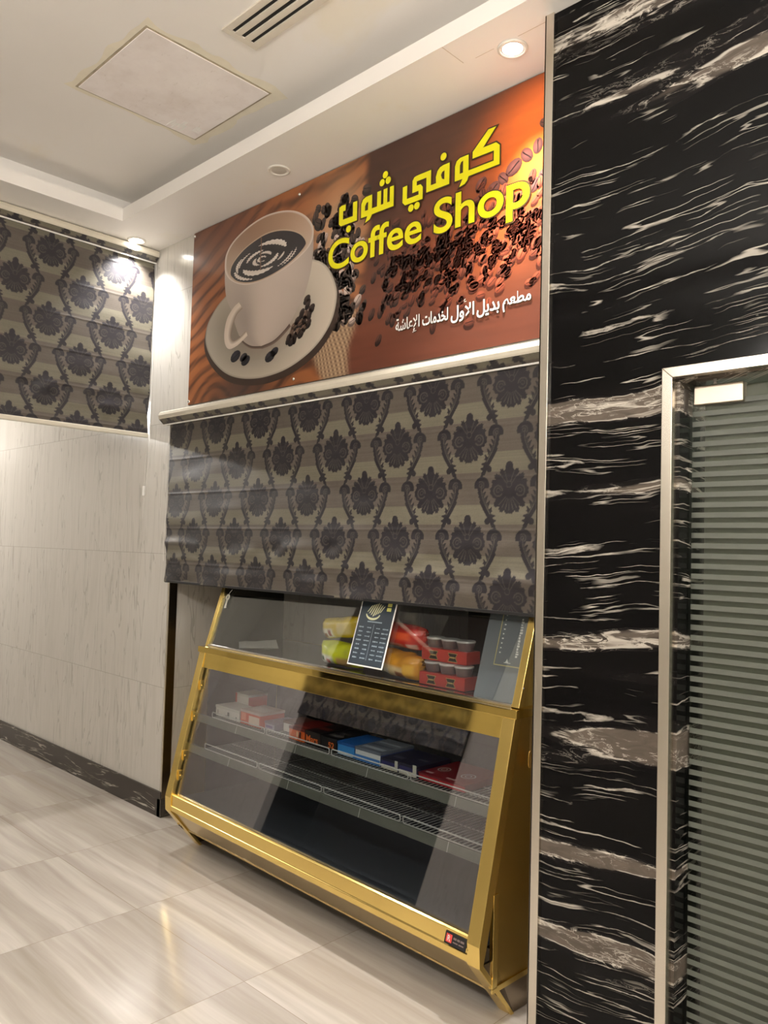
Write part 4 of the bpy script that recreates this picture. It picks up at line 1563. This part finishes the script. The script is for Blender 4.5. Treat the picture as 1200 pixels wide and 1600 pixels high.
# shelves
for zt, v0, depth in ((0.705, -0.168, 0.30), (0.548, -0.206, 0.34)):
    bb = MB()
    bb.prism_x([(v0 - 0.004, zt), (v0 - 0.014, zt - 0.036), (v0 - 0.008, zt - 0.038), (v0 + 0.012, zt - 0.006), (v0 + 0.012, zt)], xs0 - 0.02, xs1 + 0.02)
    sh_o = bb.build('shelf', RAIL_GREY, counter, 0.001)
    for xk in (-1.70, -1.215, -0.73, -0.245):
        bb = MB()
        bb.prism_x([(v0 - 0.0045, zt), (v0 - 0.0148, zt - 0.036), (v0 - 0.008, zt - 0.036), (v0, zt)], xk - 0.0015, xk + 0.0015)
        bb.build('rail_clip', WIRE, sh_o)
    for k in range(4):
        xa, xb = -0.010 - 0.484 * (k + 1) + 0.008 - 0.0, -0.010 - 0.484 * k - 0.008
        xa, xb = max(xa, xs0 + 0.005), min(xb, xs1 + 0.035)
        g_ = MB()
        r_ = 0.007
        z0_, z1_ = zt + 0.004, zt + 0.030
        loop = [(xa + r_, v0, z0_), (xb - r_, v0, z0_), (xb - r_ * 0.3, v0, z0_ + r_ * 0.3), (xb, v0, z0_ + r_), (xb, v0, z1_ - r_), (xb - r_ * 0.3, v0, z1_ - r_ * 0.3), (xb - r_, v0, z1_), (xa + r_, v0, z1_),
                (xa + r_ * 0.3, v0, z1_ - r_ * 0.3), (xa, v0, z1_ - r_), (xa, v0, z0_ + r_), (xa + r_ * 0.3, v0, z0_ + r_ * 0.3)]
        g_.tube(loop, 0.0026, 6, closed=True)
        g_.build('guard_wire', WIRE, sh_o)
        w_ = MB()
        nw = int((xb - xa) / 0.021)
        for i in range(nw + 1):
            x = xa + (xb - xa) * i / nw
            w_.tube([(x, v0 + 0.004, zt + 0.003), (x, v0 + depth, zt + 0.003)], 0.0016, 5)
        for vv in (v0 + 0.06, v0 + 0.17, v0 + depth):
            w_.tube([(xa, vv, zt), (xb, vv, zt)], 0.0019, 5)
        w_.build('wire_rack', WIRE, sh_o)
# hood
HS = 0.306


def hv(z, off=0.0):
    return -0.124 + (z - 1.064) * HS + off


HT = 1.50
for x0, x1 in ((-CW + 0.012, -CW + 0.040), (-0.037, -0.004)):
    bb = MB()
    bb.prism_x([(hv(1.064), 1.064), (hv(HT), HT), (hv(HT, 0.03), HT), (hv(1.064, 0.03), 1.064)], x0, x1)
    bb.build('hood_strip', GOLD_SATIN, counter, 0.0015)
for x0, x1 in ((-CW + 0.010, -CW + 0.018), (-0.014, -0.006)):
    bb = MB()
    bb.prism_x([(hv(1.062, 0.012), 1.062), (hv(HT, 0.012), HT), (0.40, HT), (0.40, 1.062)], x0, x1)
    bb.build('hood_side', GOLD if x0 > -1 else plain('smoked_side', S(40, 40, 40), 0.2), counter)
bb = MB()
bb.box(-CW + 0.012, -0.006, hv(HT), 0.40, HT, HT + 0.02)
bb.build('hood_top', GOLD, counter, 0.002)
bb = MB()
bb.prism_x([(hv(1.074, 0.006), 1.074), (hv(HT - 0.002, 0.006), HT - 0.002), (hv(HT - 0.002, 0.012), HT - 0.002), (hv(1.074, 0.012), 1.074)], -CW + 0.040, -0.037)
bb.build('hood_glass', HOOD_GLASS, counter)
bb = MB()
bb.box(-CW + 0.040, -0.037, hv(1.063), hv(1.063) + 0.022, 1.062, 1.075)
bb.build('hood_sill', CHROME, counter, 0.001)
bb = MB()
bb.box(-CW + 0.02, -0.016, -0.092, 0.40, 1.062, 1.068)
bb.build('deck', BLACK_GLOSS, counter)
for (v_, z_, x_) in ((-0.095, 1.133, -0.006), (-0.033, 1.052, 0.010), (-0.022, 1.331, -0.006)):
    s = MB()
    s.lathe([(0.005, 0.0), (0.005, 0.002), (0.003, 0.004), (0.0004, 0.005)], (x_, v_, z_), 12, axis='x')
    s.build('screw', CHROME, counter)

CM = Matrix.Translation((-1.629, 0, 0)) @ Matrix.Rotation(CTH, 4, 'Z')


def on_counter(x, v, z):
    return tuple(CM @ Vector((x, v, z)))


# ------------------------------------------------------------------ boxes of sweets on the upper shelf
ZS = 0.7108


def tinted_box(name, w, d, h, ctop, cfront, cside, parent, extra=()):
    """carton with a slightly proud lid; extra printed quads: (face, u0, u1, v0, v1, colour)"""
    v, f, c = [], [], []

    def quad(p, colr_):
        k = len(v)
        v.extend(p)
        c.extend([colr_] * 4)
        f.append((k, k + 1, k + 2, k + 3))

    e = 0.0015
    x0, x1, y0, y1, z0, z1 = -w / 2, w / 2, 0, d, 0, h
    quad([(x0, y0, z0), (x1, y0, z0), (x1, y0, z1), (x0, y0, z1)], cfront)
    quad([(x1, y0, z0), (x1, y1, z0), (x1, y1, z1), (x1, y0, z1)], cside)
    quad([(x1, y1, z0), (x0, y1, z0), (x0, y1, z1), (x1, y1, z1)], cside)
    quad([(x0, y1, z0), (x0, y0, z0), (x0, y0, z1), (x0, y1, z1)], cside)
    quad([(x0, y1, z0), (x1, y1, z0), (x1, y0, z0), (x0, y0, z0)], cside)
    # lid with a folded rim
    r = 0.002
    quad([(x0 - r, y0 - r, z1), (x1 + r, y0 - r, z1), (x1 + r, y1 + r, z1), (x0 - r, y1 + r, z1)], ctop)
    zl = z1 - min(0.012, h * 0.25)
    dk = tuple(q * 0.8 for q in ctop)
    for (a, b_) in (((x0 - r, y0 - r), (x1 + r, y0 - r)), ((x1 + r, y0 - r), (x1 + r, y1 + r)), ((x1 + r, y1 + r), (x0 - r, y1 + r)), ((x0 - r, y1 + r), (x0 - r, y0 - r))):
        quad([(a[0], a[1], zl), (b_[0], b_[1], zl), (b_[0], b_[1], z1), (a[0], a[1], z1)], dk)
    for (face, u0, u1, t0, t1, cl) in extra:
        if face == 'front':
            quad([(x0 + w * u0, y0 - r - e, h * t0), (x0 + w * u1, y0 - r - e, h * t0), (x0 + w * u1, y0 - r - e, h * t1), (x0 + w * u0, y0 - r - e, h * t1)], cl)
        else:
            quad([(x0 + w * u0, d * t0, z1 + e * 0.4), (x0 + w * u1, d * t0, z1 + e * 0.4), (x0 + w * u1, d * t1, z1 + e * 0.4), (x0 + w * u0, d * t1, z1 + e * 0.4)], cl)
    me = bpy.data.meshes.new(name)
    me.from_pydata(v, [], f)
    at = me.color_attributes.new('tint', 'FLOAT_COLOR', 'POINT')
    at.data.foreach_set('color', np.concatenate([np.array(c, float), np.ones((len(c), 1))], 1).astype(np.float32).ravel())
    me.materials.append(CARD)
    o = bpy.data.objects.new(name, me)
    COL.objects.link(o)
    if parent is not None:
        o.parent = parent
    return o


def text_part(text, parent, x0, x1, z0, z1, y, mat, top=None, offset=0.02, name='lettering'):
    vs, fs = fit_text(text, x0, x1, z0, z1, offset)
    bb_ = MB()
    if top is None:
        bb_.add([(v[0], y + (0.0006 if v[2] < 0 else 0), v[1]) for v in vs], fs)
    else:
        bb_.add([(v[0], v[1], top - (0.0004 if v[2] < 0 else 0)) for v in vs], fs)
    return bb_.build(name, mat, parent)


def ring_part(parent, rings, z, mat, name='printed_ring'):
    bb_ = MB()
    for (cx, cy, rx, ry, wd) in rings:
        n = 28
        vs = []
        for k in range(n):
            a = 2 * PI * k / n
            vs += [(cx + rx * math.cos(a), cy + ry * math.sin(a), z), (cx + (rx - wd) * math.cos(a), cy + (ry - wd) * math.sin(a), z)]
        bb_.add(vs, [(2 * k, 2 * ((k + 1) % n), 2 * ((k + 1) % n) + 1, 2 * k + 1) for k in range(n)])
    return bb_.build(name, mat, parent)


ORANGE_INK = plain('orange_print', S(232, 112, 40), 0.4)
SILVER_INK = plain('silver_print', S(196, 192, 190), 0.35)
BLACK_INK = plain('black_print', S(24, 22, 24), 0.4)
W1, W2 = S(226, 222, 214), S(202, 198, 190)
boxes = [
    # x0, x1, v, z, h, depth, top, front, side, extras, label
    (-1.965, -1.742, -0.130, ZS, 0.056, 0.12, W1, W1, W2, [('front', 0.10, 0.13, 0.15, 0.6, S(120, 116, 112)), ('front', 0.42, 0.60, 0.12, 0.30, S(96, 92, 90)), ('front', 0.52, 0.60, 0.30, 0.62, S(70, 66, 66)), ('front', 0.86, 0.92, 0.1, 0.4, S(140, 134, 130))],
     'white box with dark brush marks at the left end of the upper shelf'),
    (-1.975, -1.855, 0.002, ZS, 0.105, 0.12, W1, W1, S(196, 60, 50), [('front', 0.0, 0.12, 0.0, 1.0, S(196, 60, 50))],
     'tall white box with a red edge behind the brush marked box'),
    (-1.732, -1.562, -0.130, ZS, 0.072, 0.15, S(214, 190, 182), S(214, 84, 60), S(190, 66, 50), [('front', 0.45, 0.98, 0.08, 0.70, S(226, 200, 180)), ('front', 0.08, 0.30, 0.3, 0.8, S(236, 150, 120)), ('top', 0.1, 0.9, 0.2, 0.7, S(226, 212, 204))],
     'red and white box beside the brush marked white box'),
    (-1.548, -1.470, -0.110, ZS, 0.040, 0.14, S(150, 140, 156), S(176, 170, 186), S(120, 112, 128), [('front', 0.15, 0.85, 0.3, 0.6, S(120, 96, 150))],
     'small pale lilac box between the red box and the small white box'),
    (-1.462, -1.345, -0.060, ZS, 0.052, 0.12, S(96, 60, 52), W1, W2, [],
     'small plain white fronted box left of the orange box'),
    (-1.322, -1.205, -0.132, ZS, 0.060, 0.18, S(120, 32, 26), S(232, 104, 34), S(140, 50, 28), [('front', 0.5, 0.62, 0.3, 0.75, S(240, 200, 150)), ('front', 0.68, 0.80, 0.3, 0.75, S(60, 40, 30)), ('top', 0.1, 0.9, 0.1, 0.25, S(160, 60, 44))],
     'orange fronted box with a dark red lid'),
    (-1.198, -1.092, -0.132, ZS, 0.062, 0.20, S(34, 28, 28), S(24, 21, 22), S(20, 18, 18), [('top', 0.1, 0.8, 0.3, 0.5, S(110, 40, 30))],
     'black box with orange lettering right of the orange box'),
    (-1.085, -0.978, -0.132, ZS, 0.058, 0.20, S(30, 29, 32), S(26, 24, 26), S(20, 19, 20), [('top', 0.1, 0.9, 0.15, 0.3, S(96, 92, 90)), ('top', 0.2, 0.8, 0.45, 0.55, S(84, 80, 78))],
     'black box with silver bars on its lid left of the bright blue box'),
    (-0.970, -0.860, -0.132, ZS, 0.056, 0.18, S(28, 92, 170), S(52, 142, 214), S(24, 80, 150), [('front', 0.05, 0.95, 0.05, 0.3, S(190, 214, 232))],
     'bright blue box in the middle of the upper shelf'),
    (-0.853, -0.698, -0.132, ZS, 0.056, 0.20, S(120, 128, 142), S(222, 224, 224), S(40, 60, 130), [('front', 0.0, 1.0, 0.0, 0.45, S(70, 130, 200)), ('top', 0.08, 0.92, 0.12, 0.26, S(176, 186, 196)), ('top', 0.08, 0.92, 0.38, 0.50, S(84, 92, 110)), ('top', 0.08, 0.92, 0.62, 0.72, S(176, 186, 196))],
     'white and blue box with grey lid stripes right of the bright blue box'),
    (-0.690, -0.592, -0.132, ZS, 0.042, 0.20, S(32, 32, 56), S(52, 50, 110), S(28, 26, 60), [('front', 0.0, 1.0, 0.0, 0.4, S(210, 206, 190)), ('front', 0.82, 0.99, 0.3, 1.05, S(206, 206, 190)), ('top', 0.2, 0.8, 0.2, 0.35, S(90, 90, 110))],
     'navy box with a price tag beside the white and blue box'),
    (-0.585, -0.486, -0.132, ZS, 0.044, 0.20, S(34, 34, 58), S(60, 56, 112), S(30, 28, 60), [('front', 0.0, 1.0, 0.0, 0.4, S(206, 202, 188)), ('front', 0.78, 0.98, 0.2, 1.1, S(206, 206, 190)), ('top', 0.25, 0.75, 0.4, 0.5, S(96, 96, 112))],
     'navy box with a price tag beside the flat red boxes'),
    (-0.478, -0.374, -0.130, ZS, 0.028, 0.24, S(128, 22, 34), S(180, 36, 44), S(110, 20, 28), [('top', 0.15, 0.5, 0.08, 0.14, S(214, 190, 186))],
     'flat dark red box touching the navy boxes'),
    (-0.370, -0.240, -0.130, ZS, 0.028, 0.24, S(132, 24, 36), S(180, 36, 44), S(110, 20, 28), [('top', 0.15, 0.5, 0.06, 0.12, S(214, 190, 186))],
     'flat dark red box at the right end of the upper shelf'),
]
made = []
for (x0, x1, v_, z_, h_, d_, ct, cf, csd, ex, lab) in boxes:
    o = tinted_box('sweets_box', x1 - x0, d_, h_, ct, cf, csd, None, ex)
    o.location = on_counter((x0 + x1) / 2, v_, z_)
    o.rotation_euler = (0, 0, CTH + random.uniform(-0.01, 0.01))
    tag(o, lab, 'box', 'boxes of sweets on the upper shelf')
    made.append(o)
text_part('Mars', made[6], -0.044, 0.040, 0.012, 0.044, -0.0042, ORANGE_INK)
text_part('52', made[7], 0.000, 0.040, 0.014, 0.040, -0.0042, ORANGE_INK)
ring_part(made[12], [(-0.005, 0.10, 0.026, 0.030, 0.005), (-0.005, 0.10, 0.013, 0.016, 0.004)], 0.0290, SILVER_INK)
ring_part(made[13], [(0.000, 0.10, 0.030, 0.032, 0.005), (0.000, 0.10, 0.014, 0.016, 0.004)], 0.0290, SILVER_INK)

# ------------------------------------------------------------------ things behind the hood glass
ZD = 1.068


def snack_bag(length, height, depth, paint, loc, rot, label):
    """pillow pack lying on its side, crimped at both ends"""
    nu, nv = 110, 90
    u = np.linspace(-1, 1, nu)
    t = np.linspace(0, 2 * PI, nv, endpoint=False)
    U_, T_ = np.meshgrid(u, t, indexing='ij')
    prof = (1 - np.abs(U_) ** 2.6) ** 0.6
    prof = np.maximum(prof, 0.06)
    ca, sa = np.cos(T_), np.sin(T_)
    se = lambda q: np.sign(q) * np.abs(q) ** 0.8
    nzb = smooth_noise(nu, nv, 5, 6)
    nzb[:, -4:] = nzb[:, -4:] * np.linspace(1, 0, 4) + nzb[:, :1] * np.linspace(0, 1, 4)
    amp = 1 + 0.035 * nzb + 0.05 * np.sin(T_ * 9 + U_ * 3) * np.abs(U_) ** 4
    spread = 1 - 0.10 * (1 - np.abs(U_)) + 0.05 * np.abs(U_) ** 8
    Y = depth / 2 * se(ca) * prof * amp
    Z_ = height / 2 * se(sa) * (0.75 + 0.25 * prof) * amp * spread
    thin = np.abs(U_) > 0.955
    Z_ = np.where(thin, height / 2 * se(sa) * 0.78, Z_)
    Y = np.where(thin, 0.004 * ca + 0.004 * np.sin(Z_ * 500), Y)
    X = U_ * length / 2 + 0.006 * np.sin(Z_ * 160) * (np.abs(U_) > 0.99)
    P = np.stack([X, Y, Z_], -1)
    C = paint(U_, T_, ca, sa)
    P = np.concatenate([P, P[:, :1]], 1)
    C = np.concatenate([C, C[:, :1]], 1)
    o = grid_object('snack_bag', P, C, FOIL, None)
    zmin = float(P[..., 2].min())
    o.location = loc
    o.rotation_euler = rot
    tag(o, label, 'snack bag', 'plastic snack bags behind the hood glass')
    return o


def patchy(base, spots, k=0.0):
    def f(U_, T_, ca, sa):
        C = np.broadcast_to(np.asarray(base, float), U_.shape + (3,)).copy()
        for (u0, s0, ru, rs, colr_) in spots:
            w = np.exp(-((U_ - u0) / ru) ** 8 - ((sa - s0) / rs) ** 8) * (ca < 0.3)
            C = C * (1 - w[..., None]) + np.asarray(colr_) * w[..., None]
        n = smooth_noise(U_.shape[0], U_.shape[1], 9, 9)
        C = C * np.clip(1 + 0.12 * n[..., None], 0.6, 1.4)
        edge = np.abs(U_) > 0.955
        C[edge] = C[edge] * 0.75
        return np.clip(C, 0, 1)
    return f


BR = S(150, 96, 60)
snack_bag(0.27, 0.112, 0.13, patchy(S(214, 222, 24), [(-0.45, -0.45, 0.42, 0.45, S(236, 232, 222)), (-0.30, -0.45, 0.10, 0.22, S(200, 50, 44)), (-0.62, -0.3, 0.09, 0.2, S(60, 120, 50)), (0.4, -0.4, 0.3, 0.4, S(190, 150, 90))]),
          on_counter(-1.095, -0.005, ZD + 0.058), (0.12, 0.03, CTH + 0.05), 'lime yellow snack bag on the deck below the mustard bag')
snack_bag(0.28, 0.108, 0.13, patchy(S(206, 176, 24), [(-0.50, -0.35, 0.38, 0.42, S(232, 224, 206)), (-0.55, -0.45, 0.12, 0.22, BR), (-0.30, -0.3, 0.08, 0.3, S(150, 40, 30)), (0.4, 0.0, 0.3, 0.5, S(214, 190, 120))]),
          on_counter(-1.120, 0.020, ZD + 0.178), (0.12, -0.12, CTH), 'mustard yellow snack bag lying on the lime yellow bag')
snack_bag(0.255, 0.112, 0.13, patchy(S(218, 150, 26), [(-0.1, -0.35, 0.6, 0.4, S(222, 196, 150)), (-0.4, -0.5, 0.2, 0.3, S(214, 210, 196)), (0.3, -0.55, 0.2, 0.3, BR), (0.65, -0.1, 0.2, 0.4, S(236, 180, 60))]),
          on_counter(-0.705, -0.005, ZD + 0.060), (0.10, 0.08, CTH - 0.04), 'orange snack bag on the deck between the menu card and the cup packs')
snack_bag(0.26, 0.105, 0.13, patchy(S(206, 34, 22), [(-0.2, -0.6, 0.5, 0.3, S(196, 120, 100)), (0.2, 0.3, 0.4, 0.3, S(238, 90, 40)), (0.6, -0.5, 0.2, 0.25, S(222, 190, 180))]),
          on_counter(-0.735, 0.040, ZD + 0.176), (0.2, 0.06, CTH), 'red snack bag lying on the orange bag')

RED_SLEEVE = plain('red_card_sleeve', S(188, 58, 48), 0.35, noise=0.06, nscale=30, coat=0.4)
CUP_BROWN = plain('brown_cup', S(112, 92, 92), 0.3, noise=0.08, nscale=20)
LID = plain('foil_lid', S(216, 214, 212), 0.25, 0.3)
HOUR = plain('dark_badge', S(40, 34, 24), 0.4)
BADGE_RIM = plain('tan_badge_rim', S(190, 160, 96), 0.4)
WRAP = glass_mat('clear_wrap', 1.4, (0.96, 0.95, 0.95), 0.08)


def cup_pack(loc, rz, label):
    t = empty('cup_pack', loc, rz)
    tag(t, label, 'multipack', 'red sleeved packs of cups')
    w, d, h = 0.245, 0.085, 0.093
    bb_ = MB()
    bb_.prism_x([(-0.002, 0.0), (-0.002, 0.050), (0.004, 0.052), (d, 0.052), (d, 0.0)], -w / 2, w / 2)
    sl = bb_.build('sleeve', RED_SLEEVE, t, 0.002)
    for cx in (-0.055, 0.050):
        q = [(cx - 0.026, 0.006), (cx - 0.016, 0.024), (cx - 0.026, 0.042), (cx + 0.026, 0.042), (cx + 0.016, 0.024), (cx + 0.026, 0.006)]
        b2_ = MB()
        b2_.prism_y(q, -0.0032, -0.002)
        q2 = [(cx + (x - cx) * 0.86, 0.024 + (z_ - 0.024) * 0.86) for x, z_ in q]
        b2_.prism_y(q2, -0.0038, -0.0032, 1)
        b2_.box(cx - 0.013, cx + 0.013, -0.0042, -0.0038, 0.021, 0.027, 0)
        b2_.build('badge', [BADGE_RIM, HOUR], sl)
    for i in range(3):
        cx = -w / 2 + w * (i + 0.5) / 3
        b2_ = MB()
        b2_.lathe([(0.030, 0.052), (0.038, 0.086)], (cx, d / 2, 0), 24)
        c_ = b2_.build('cup', CUP_BROWN, t)
        b2_ = MB()
        b2_.lathe([(0.0395, 0.085), (0.0405, 0.087), (0.0405, 0.092), (0.037, 0.0935)], (cx, d / 2, 0), 24)
        b2_.build('lid', LID, c_)
    wr = MB()
    nn = 40
    for i in range(nn):
        for (z0w, z1w) in ((0.053, 0.075), (0.075, 0.094)):
            xa, xb = -w / 2 + w * i / nn, -w / 2 + w * (i + 1) / nn
            ya = -0.003 + 0.004 * math.sin(i * 0.9) * math.sin(i * 0.37)
            yb = -0.003 + 0.004 * math.sin((i + 1) * 0.9) * math.sin((i + 1) * 0.37)
            k_ = 0.004 if z1w > 0.08 else 0.0
            wr.add([(xa, ya, z0w), (xb, yb, z0w), (xb, yb + k_, z1w), (xa, ya + k_, z1w)], [(0, 1, 2, 3)], 0, True)
    wr.build('clear_wrap', WRAP, t)
    return t


cup_pack(on_counter(-0.440, -0.050, ZD + 0.0012), CTH, 'red sleeved pack of three cups standing on the deck')
cup_pack(on_counter(-0.465, -0.012, ZD + 0.0965), CTH, 'red sleeved pack of three cups stacked on the other pack')

# sheet of paper on the deck
bb = MB()
rp = random.Random(3)
nn = 12
vs = []
for i in range(nn + 1):
    for j in range(nn + 1):
        x, y = -0.105 + 0.21 * i / nn, -0.1475 + 0.295 * j / nn
        vs.append((x, y, 0.002 + 0.010 * (i / nn) ** 3 * (j / nn) + 0.001 * math.sin(i * 0.9)))
k = len(vs)
vs += [(v[0], v[1], v[2] - 0.0008) for v in vs]
fs = []
for i in range(nn):
    for j in range(nn):
        a = i * (nn + 1) + j
        fs.append((a, a + nn + 1, a + nn + 2, a + 1))
        fs.append((k + a, k + a + 1, k + a + nn + 2, k + a + nn + 1))
bb.add(vs, fs, 0, True)
pp = bb.build('paper_sheet', WHITE_INK)
pp.location = on_counter(-1.945, 0.115, ZD + 0.001)
pp.rotation_euler = (0, 0, 0.95)
tag(pp, 'loose white paper sheet lying on the deck at the left behind the glass', 'paper')


def hood_frame(x, z, off):
    """matrix of a plane lying on the hood glass: local x along the counter, local y up the slope"""
    nrm = Vector((0, -1, HS)).normalized()
    upv = Vector((0, HS, 1)).normalized()
    m = Matrix.Identity(4)
    for i in range(3):
        m[i][0] = (1, 0, 0)[i]
        m[i][1] = upv[i]
        m[i][2] = nrm[i]
    m.translation = Vector((x, hv(z), z)) + nrm * off
    return CM @ m


def flat_box(bb_, x0, x1, y0, y1, z0, z1, mi=0):
    bb_.box(x0, x1, y0, y1, z0, z1, mi)


# menu card leaning on the outside of the hood glass
menu = empty('menu_card')
menu.matrix_world = hood_frame(-0.831, 1.106, 0.004)
tag(menu, 'dark menu card with a white edge leaning on the hood glass', 'menu')
MW, MH = 0.222, 0.335
bb = MB()
bb.box(-MW / 2, MW / 2, 0, MH, 0, 0.003, 0)
bb.build('board', [WHITE_INK], menu, 0.0006)
bb = MB()
bb.box(-MW / 2 + 0.006, MW / 2 - 0.006, 0.006, MH - 0.006, 0.003, 0.0035, 0)
mf = bb.build('printed_face', [plain('slate_print', S(46, 56, 66), 0.35, noise=0.15, nscale=12)], menu)
em = MB()
# ornamental emblem: brush strokes in a pale gold
for k in range(7):
    x = -0.062 + k * 0.013
    y0_, y1_ = 0.222 + 0.006 * abs(k - 3), 0.286 - 0.004 * abs(k - 3)
    em.add([(x, y0_, 0.0040), (x + 0.009, y0_ + 0.004, 0.0040), (x + 0.030, y1_, 0.0040), (x + 0.021, y1_ - 0.004, 0.0040)], [(0, 1, 2, 3)])
arc0, arc1 = [], []
for k in range(15):
    a = PI + 0.15 + (PI - 0.3) * k / 14
    arc0.append((-0.020 + 0.046 * math.cos(a), 0.236 + 0.030 * math.sin(a), 0.0042))
    arc1.append((-0.020 + 0.040 * math.cos(a), 0.236 + 0.020 * math.sin(a), 0.0042))
for k in range(14):
    em.add([arc0[k], arc0[k + 1], arc1[k + 1], arc1[k]], [(0, 1, 2, 3)])
em.build('emblem', plain('pale_gold_print', S(206, 208, 166), 0.35), mf)
bb = MB()
bb.box(0.058, 0.084, 0.252, 0.268, 0.0035, 0.0040)
bb.box(0.058, 0.084, 0.273, 0.289, 0.0035, 0.0040)
bb.build('yellow_badge', plain('yellow_badge_print', S(206, 204, 110), 0.4), mf)
bb = MB()
rm = random.Random(2)
x = -0.045
while x < 0.045:
    wd = rm.uniform(0.004, 0.009)
    bb.box(x, x + wd, 0.1965, 0.2015, 0.0035, 0.0039)
    x += wd + 0.0015
bb.box(0.0005, 0.0018, 0.028, 0.188, 0.0035, 0.0039)
for row in range(8):
    y = 0.172 - row * 0.0195
    for (xs_, xe_) in ((-0.092, -0.064), (-0.042, -0.012), (0.016, 0.044), (0.058, 0.094)):
        x = xs_ + rm.uniform(0, 0.006)
        while x < xe_:
            wd = rm.uniform(0.003, 0.006)
            hh = rm.uniform(0.003, 0.007)
            bb.box(x, x + wd, y - hh / 2, y + hh / 2, 0.0035, 0.0039)
            x += wd + rm.uniform(0.001, 0.003)
bb.build('price_list', plain('pale_grey_print', S(150, 168, 178), 0.4), mf)

# added panel painting the opposite board's reflection in the hood's right end
ab = empty('reflected_board')
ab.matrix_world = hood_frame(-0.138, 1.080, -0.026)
tag(ab, 'grey panel in the hood painted as the reflection of a gold framed board opposite', 'board')
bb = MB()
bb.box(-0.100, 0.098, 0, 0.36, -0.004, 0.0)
bb.build('sheet', plain('reflection_grey', S(122, 126, 130), 0.15, noise=0.06, nscale=5, coat=0.5), ab, 0.001)
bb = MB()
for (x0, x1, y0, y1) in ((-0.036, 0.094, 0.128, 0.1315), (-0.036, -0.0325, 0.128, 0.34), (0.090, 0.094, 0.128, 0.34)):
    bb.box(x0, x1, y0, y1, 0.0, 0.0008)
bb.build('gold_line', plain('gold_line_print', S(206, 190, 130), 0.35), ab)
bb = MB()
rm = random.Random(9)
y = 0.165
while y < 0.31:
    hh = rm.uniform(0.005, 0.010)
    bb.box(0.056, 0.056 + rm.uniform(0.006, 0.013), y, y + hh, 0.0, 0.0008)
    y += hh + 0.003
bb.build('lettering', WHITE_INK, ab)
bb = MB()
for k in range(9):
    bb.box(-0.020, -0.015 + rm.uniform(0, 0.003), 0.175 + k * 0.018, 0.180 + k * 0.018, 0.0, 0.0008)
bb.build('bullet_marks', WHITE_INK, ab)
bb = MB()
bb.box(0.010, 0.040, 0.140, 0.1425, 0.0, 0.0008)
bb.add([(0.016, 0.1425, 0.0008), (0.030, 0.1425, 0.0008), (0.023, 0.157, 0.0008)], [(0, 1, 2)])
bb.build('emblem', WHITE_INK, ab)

# key hanging inside the hood
kt = empty('hanging_key')
kt.matrix_world = hood_frame(-2.018, 1.300, 0.0008) @ Matrix.Scale(1.35, 4)
tag(kt, 'small pale key hanging at the top left of the hood glass', 'key')
bb = MB()
n = 20
vs = []
for k in range(n):
    a = 2 * PI * k / n
    for r_ in (0.0115, 0.0055):
        for zz in (0.0, 0.003):
            vs.append((r_ * math.cos(a), 0.024 + r_ * 1.1 * math.sin(a), zz))
fs = []
for k in range(n):
    j = (k + 1) % n
    A0, A1, B0, B1 = 4 * k, 4 * k + 1, 4 * k + 2, 4 * k + 3
    C0, C1, D0, D1 = 4 * j, 4 * j + 1, 4 * j + 2, 4 * j + 3
    fs += [(A1, C1, D1, B1), (A0, B0, D0, C0), (A0, C0, C1, A1), (B0, B1, D1, D0)]
bb.add(vs, fs)
bb.box(-0.0040, 0.0040, -0.022, 0.014, 0.0, 0.003)
bb.box(0.0040, 0.0080, -0.020, -0.015, 0.0, 0.003)
bb.box(0.0040, 0.0070, -0.011, -0.007, 0.0, 0.003)
bb.build('key_blade', plain('pale_key', S(210, 208, 196), 0.35), kt)
bb = MB()
bb.tube([(0, 0.034, 0.0015), (0.006, 0.045, 0.0015), (0.016, 0.056, 0.0015)], 0.0008, 6)
bb.build('key_string', WHITE_PLASTIC, kt)

# small tag hanging on the right side of the counter
hg = empty('hanging_tag', on_counter(0.012, -0.0725, 0.965))
tag(hg, 'small oval tan tag on a cord hanging on the gold right side of the counter', 'tag')
bb = MB()
bb.tube([(0, 0, 0.060), (0.0004, -0.001, 0.02), (0, 0, -0.055)], 0.0008, 6)
bb.build('cord', plain('brown_cord', S(120, 92, 50), 0.6), hg)
bb = MB()
prof = [(0.009 * math.cos(a) if False else 0.0095 * math.cos(a), -0.086 + (0.022 if math.sin(a) > 0 else 0.022) * math.sin(a) + (0.009 if math.sin(a) > 0 else -0.009)) for a in [2 * PI * k / 24 for k in range(24)]]
n = len(prof)
vs = [(-0.002, p[0], p[1]) for p in prof] + [(0.002, p[0], p[1]) for p in prof]
bb.add(vs, [list(range(n)), [i + n for i in range(n)][::-1]] + [(i, (i + 1) % n, (i + 1) % n + n, i + n) for i in range(n)])
bb.build('oval', plain('tan_tag', S(168, 128, 58), 0.4), hg, 0.0008)

# faint unseen fill light added in the unlit kitchen
link_light('kitchen_fill', 'POINT', (-3.2, 1.6, 2.4), KITCHEN_W, WARM, 0.15)
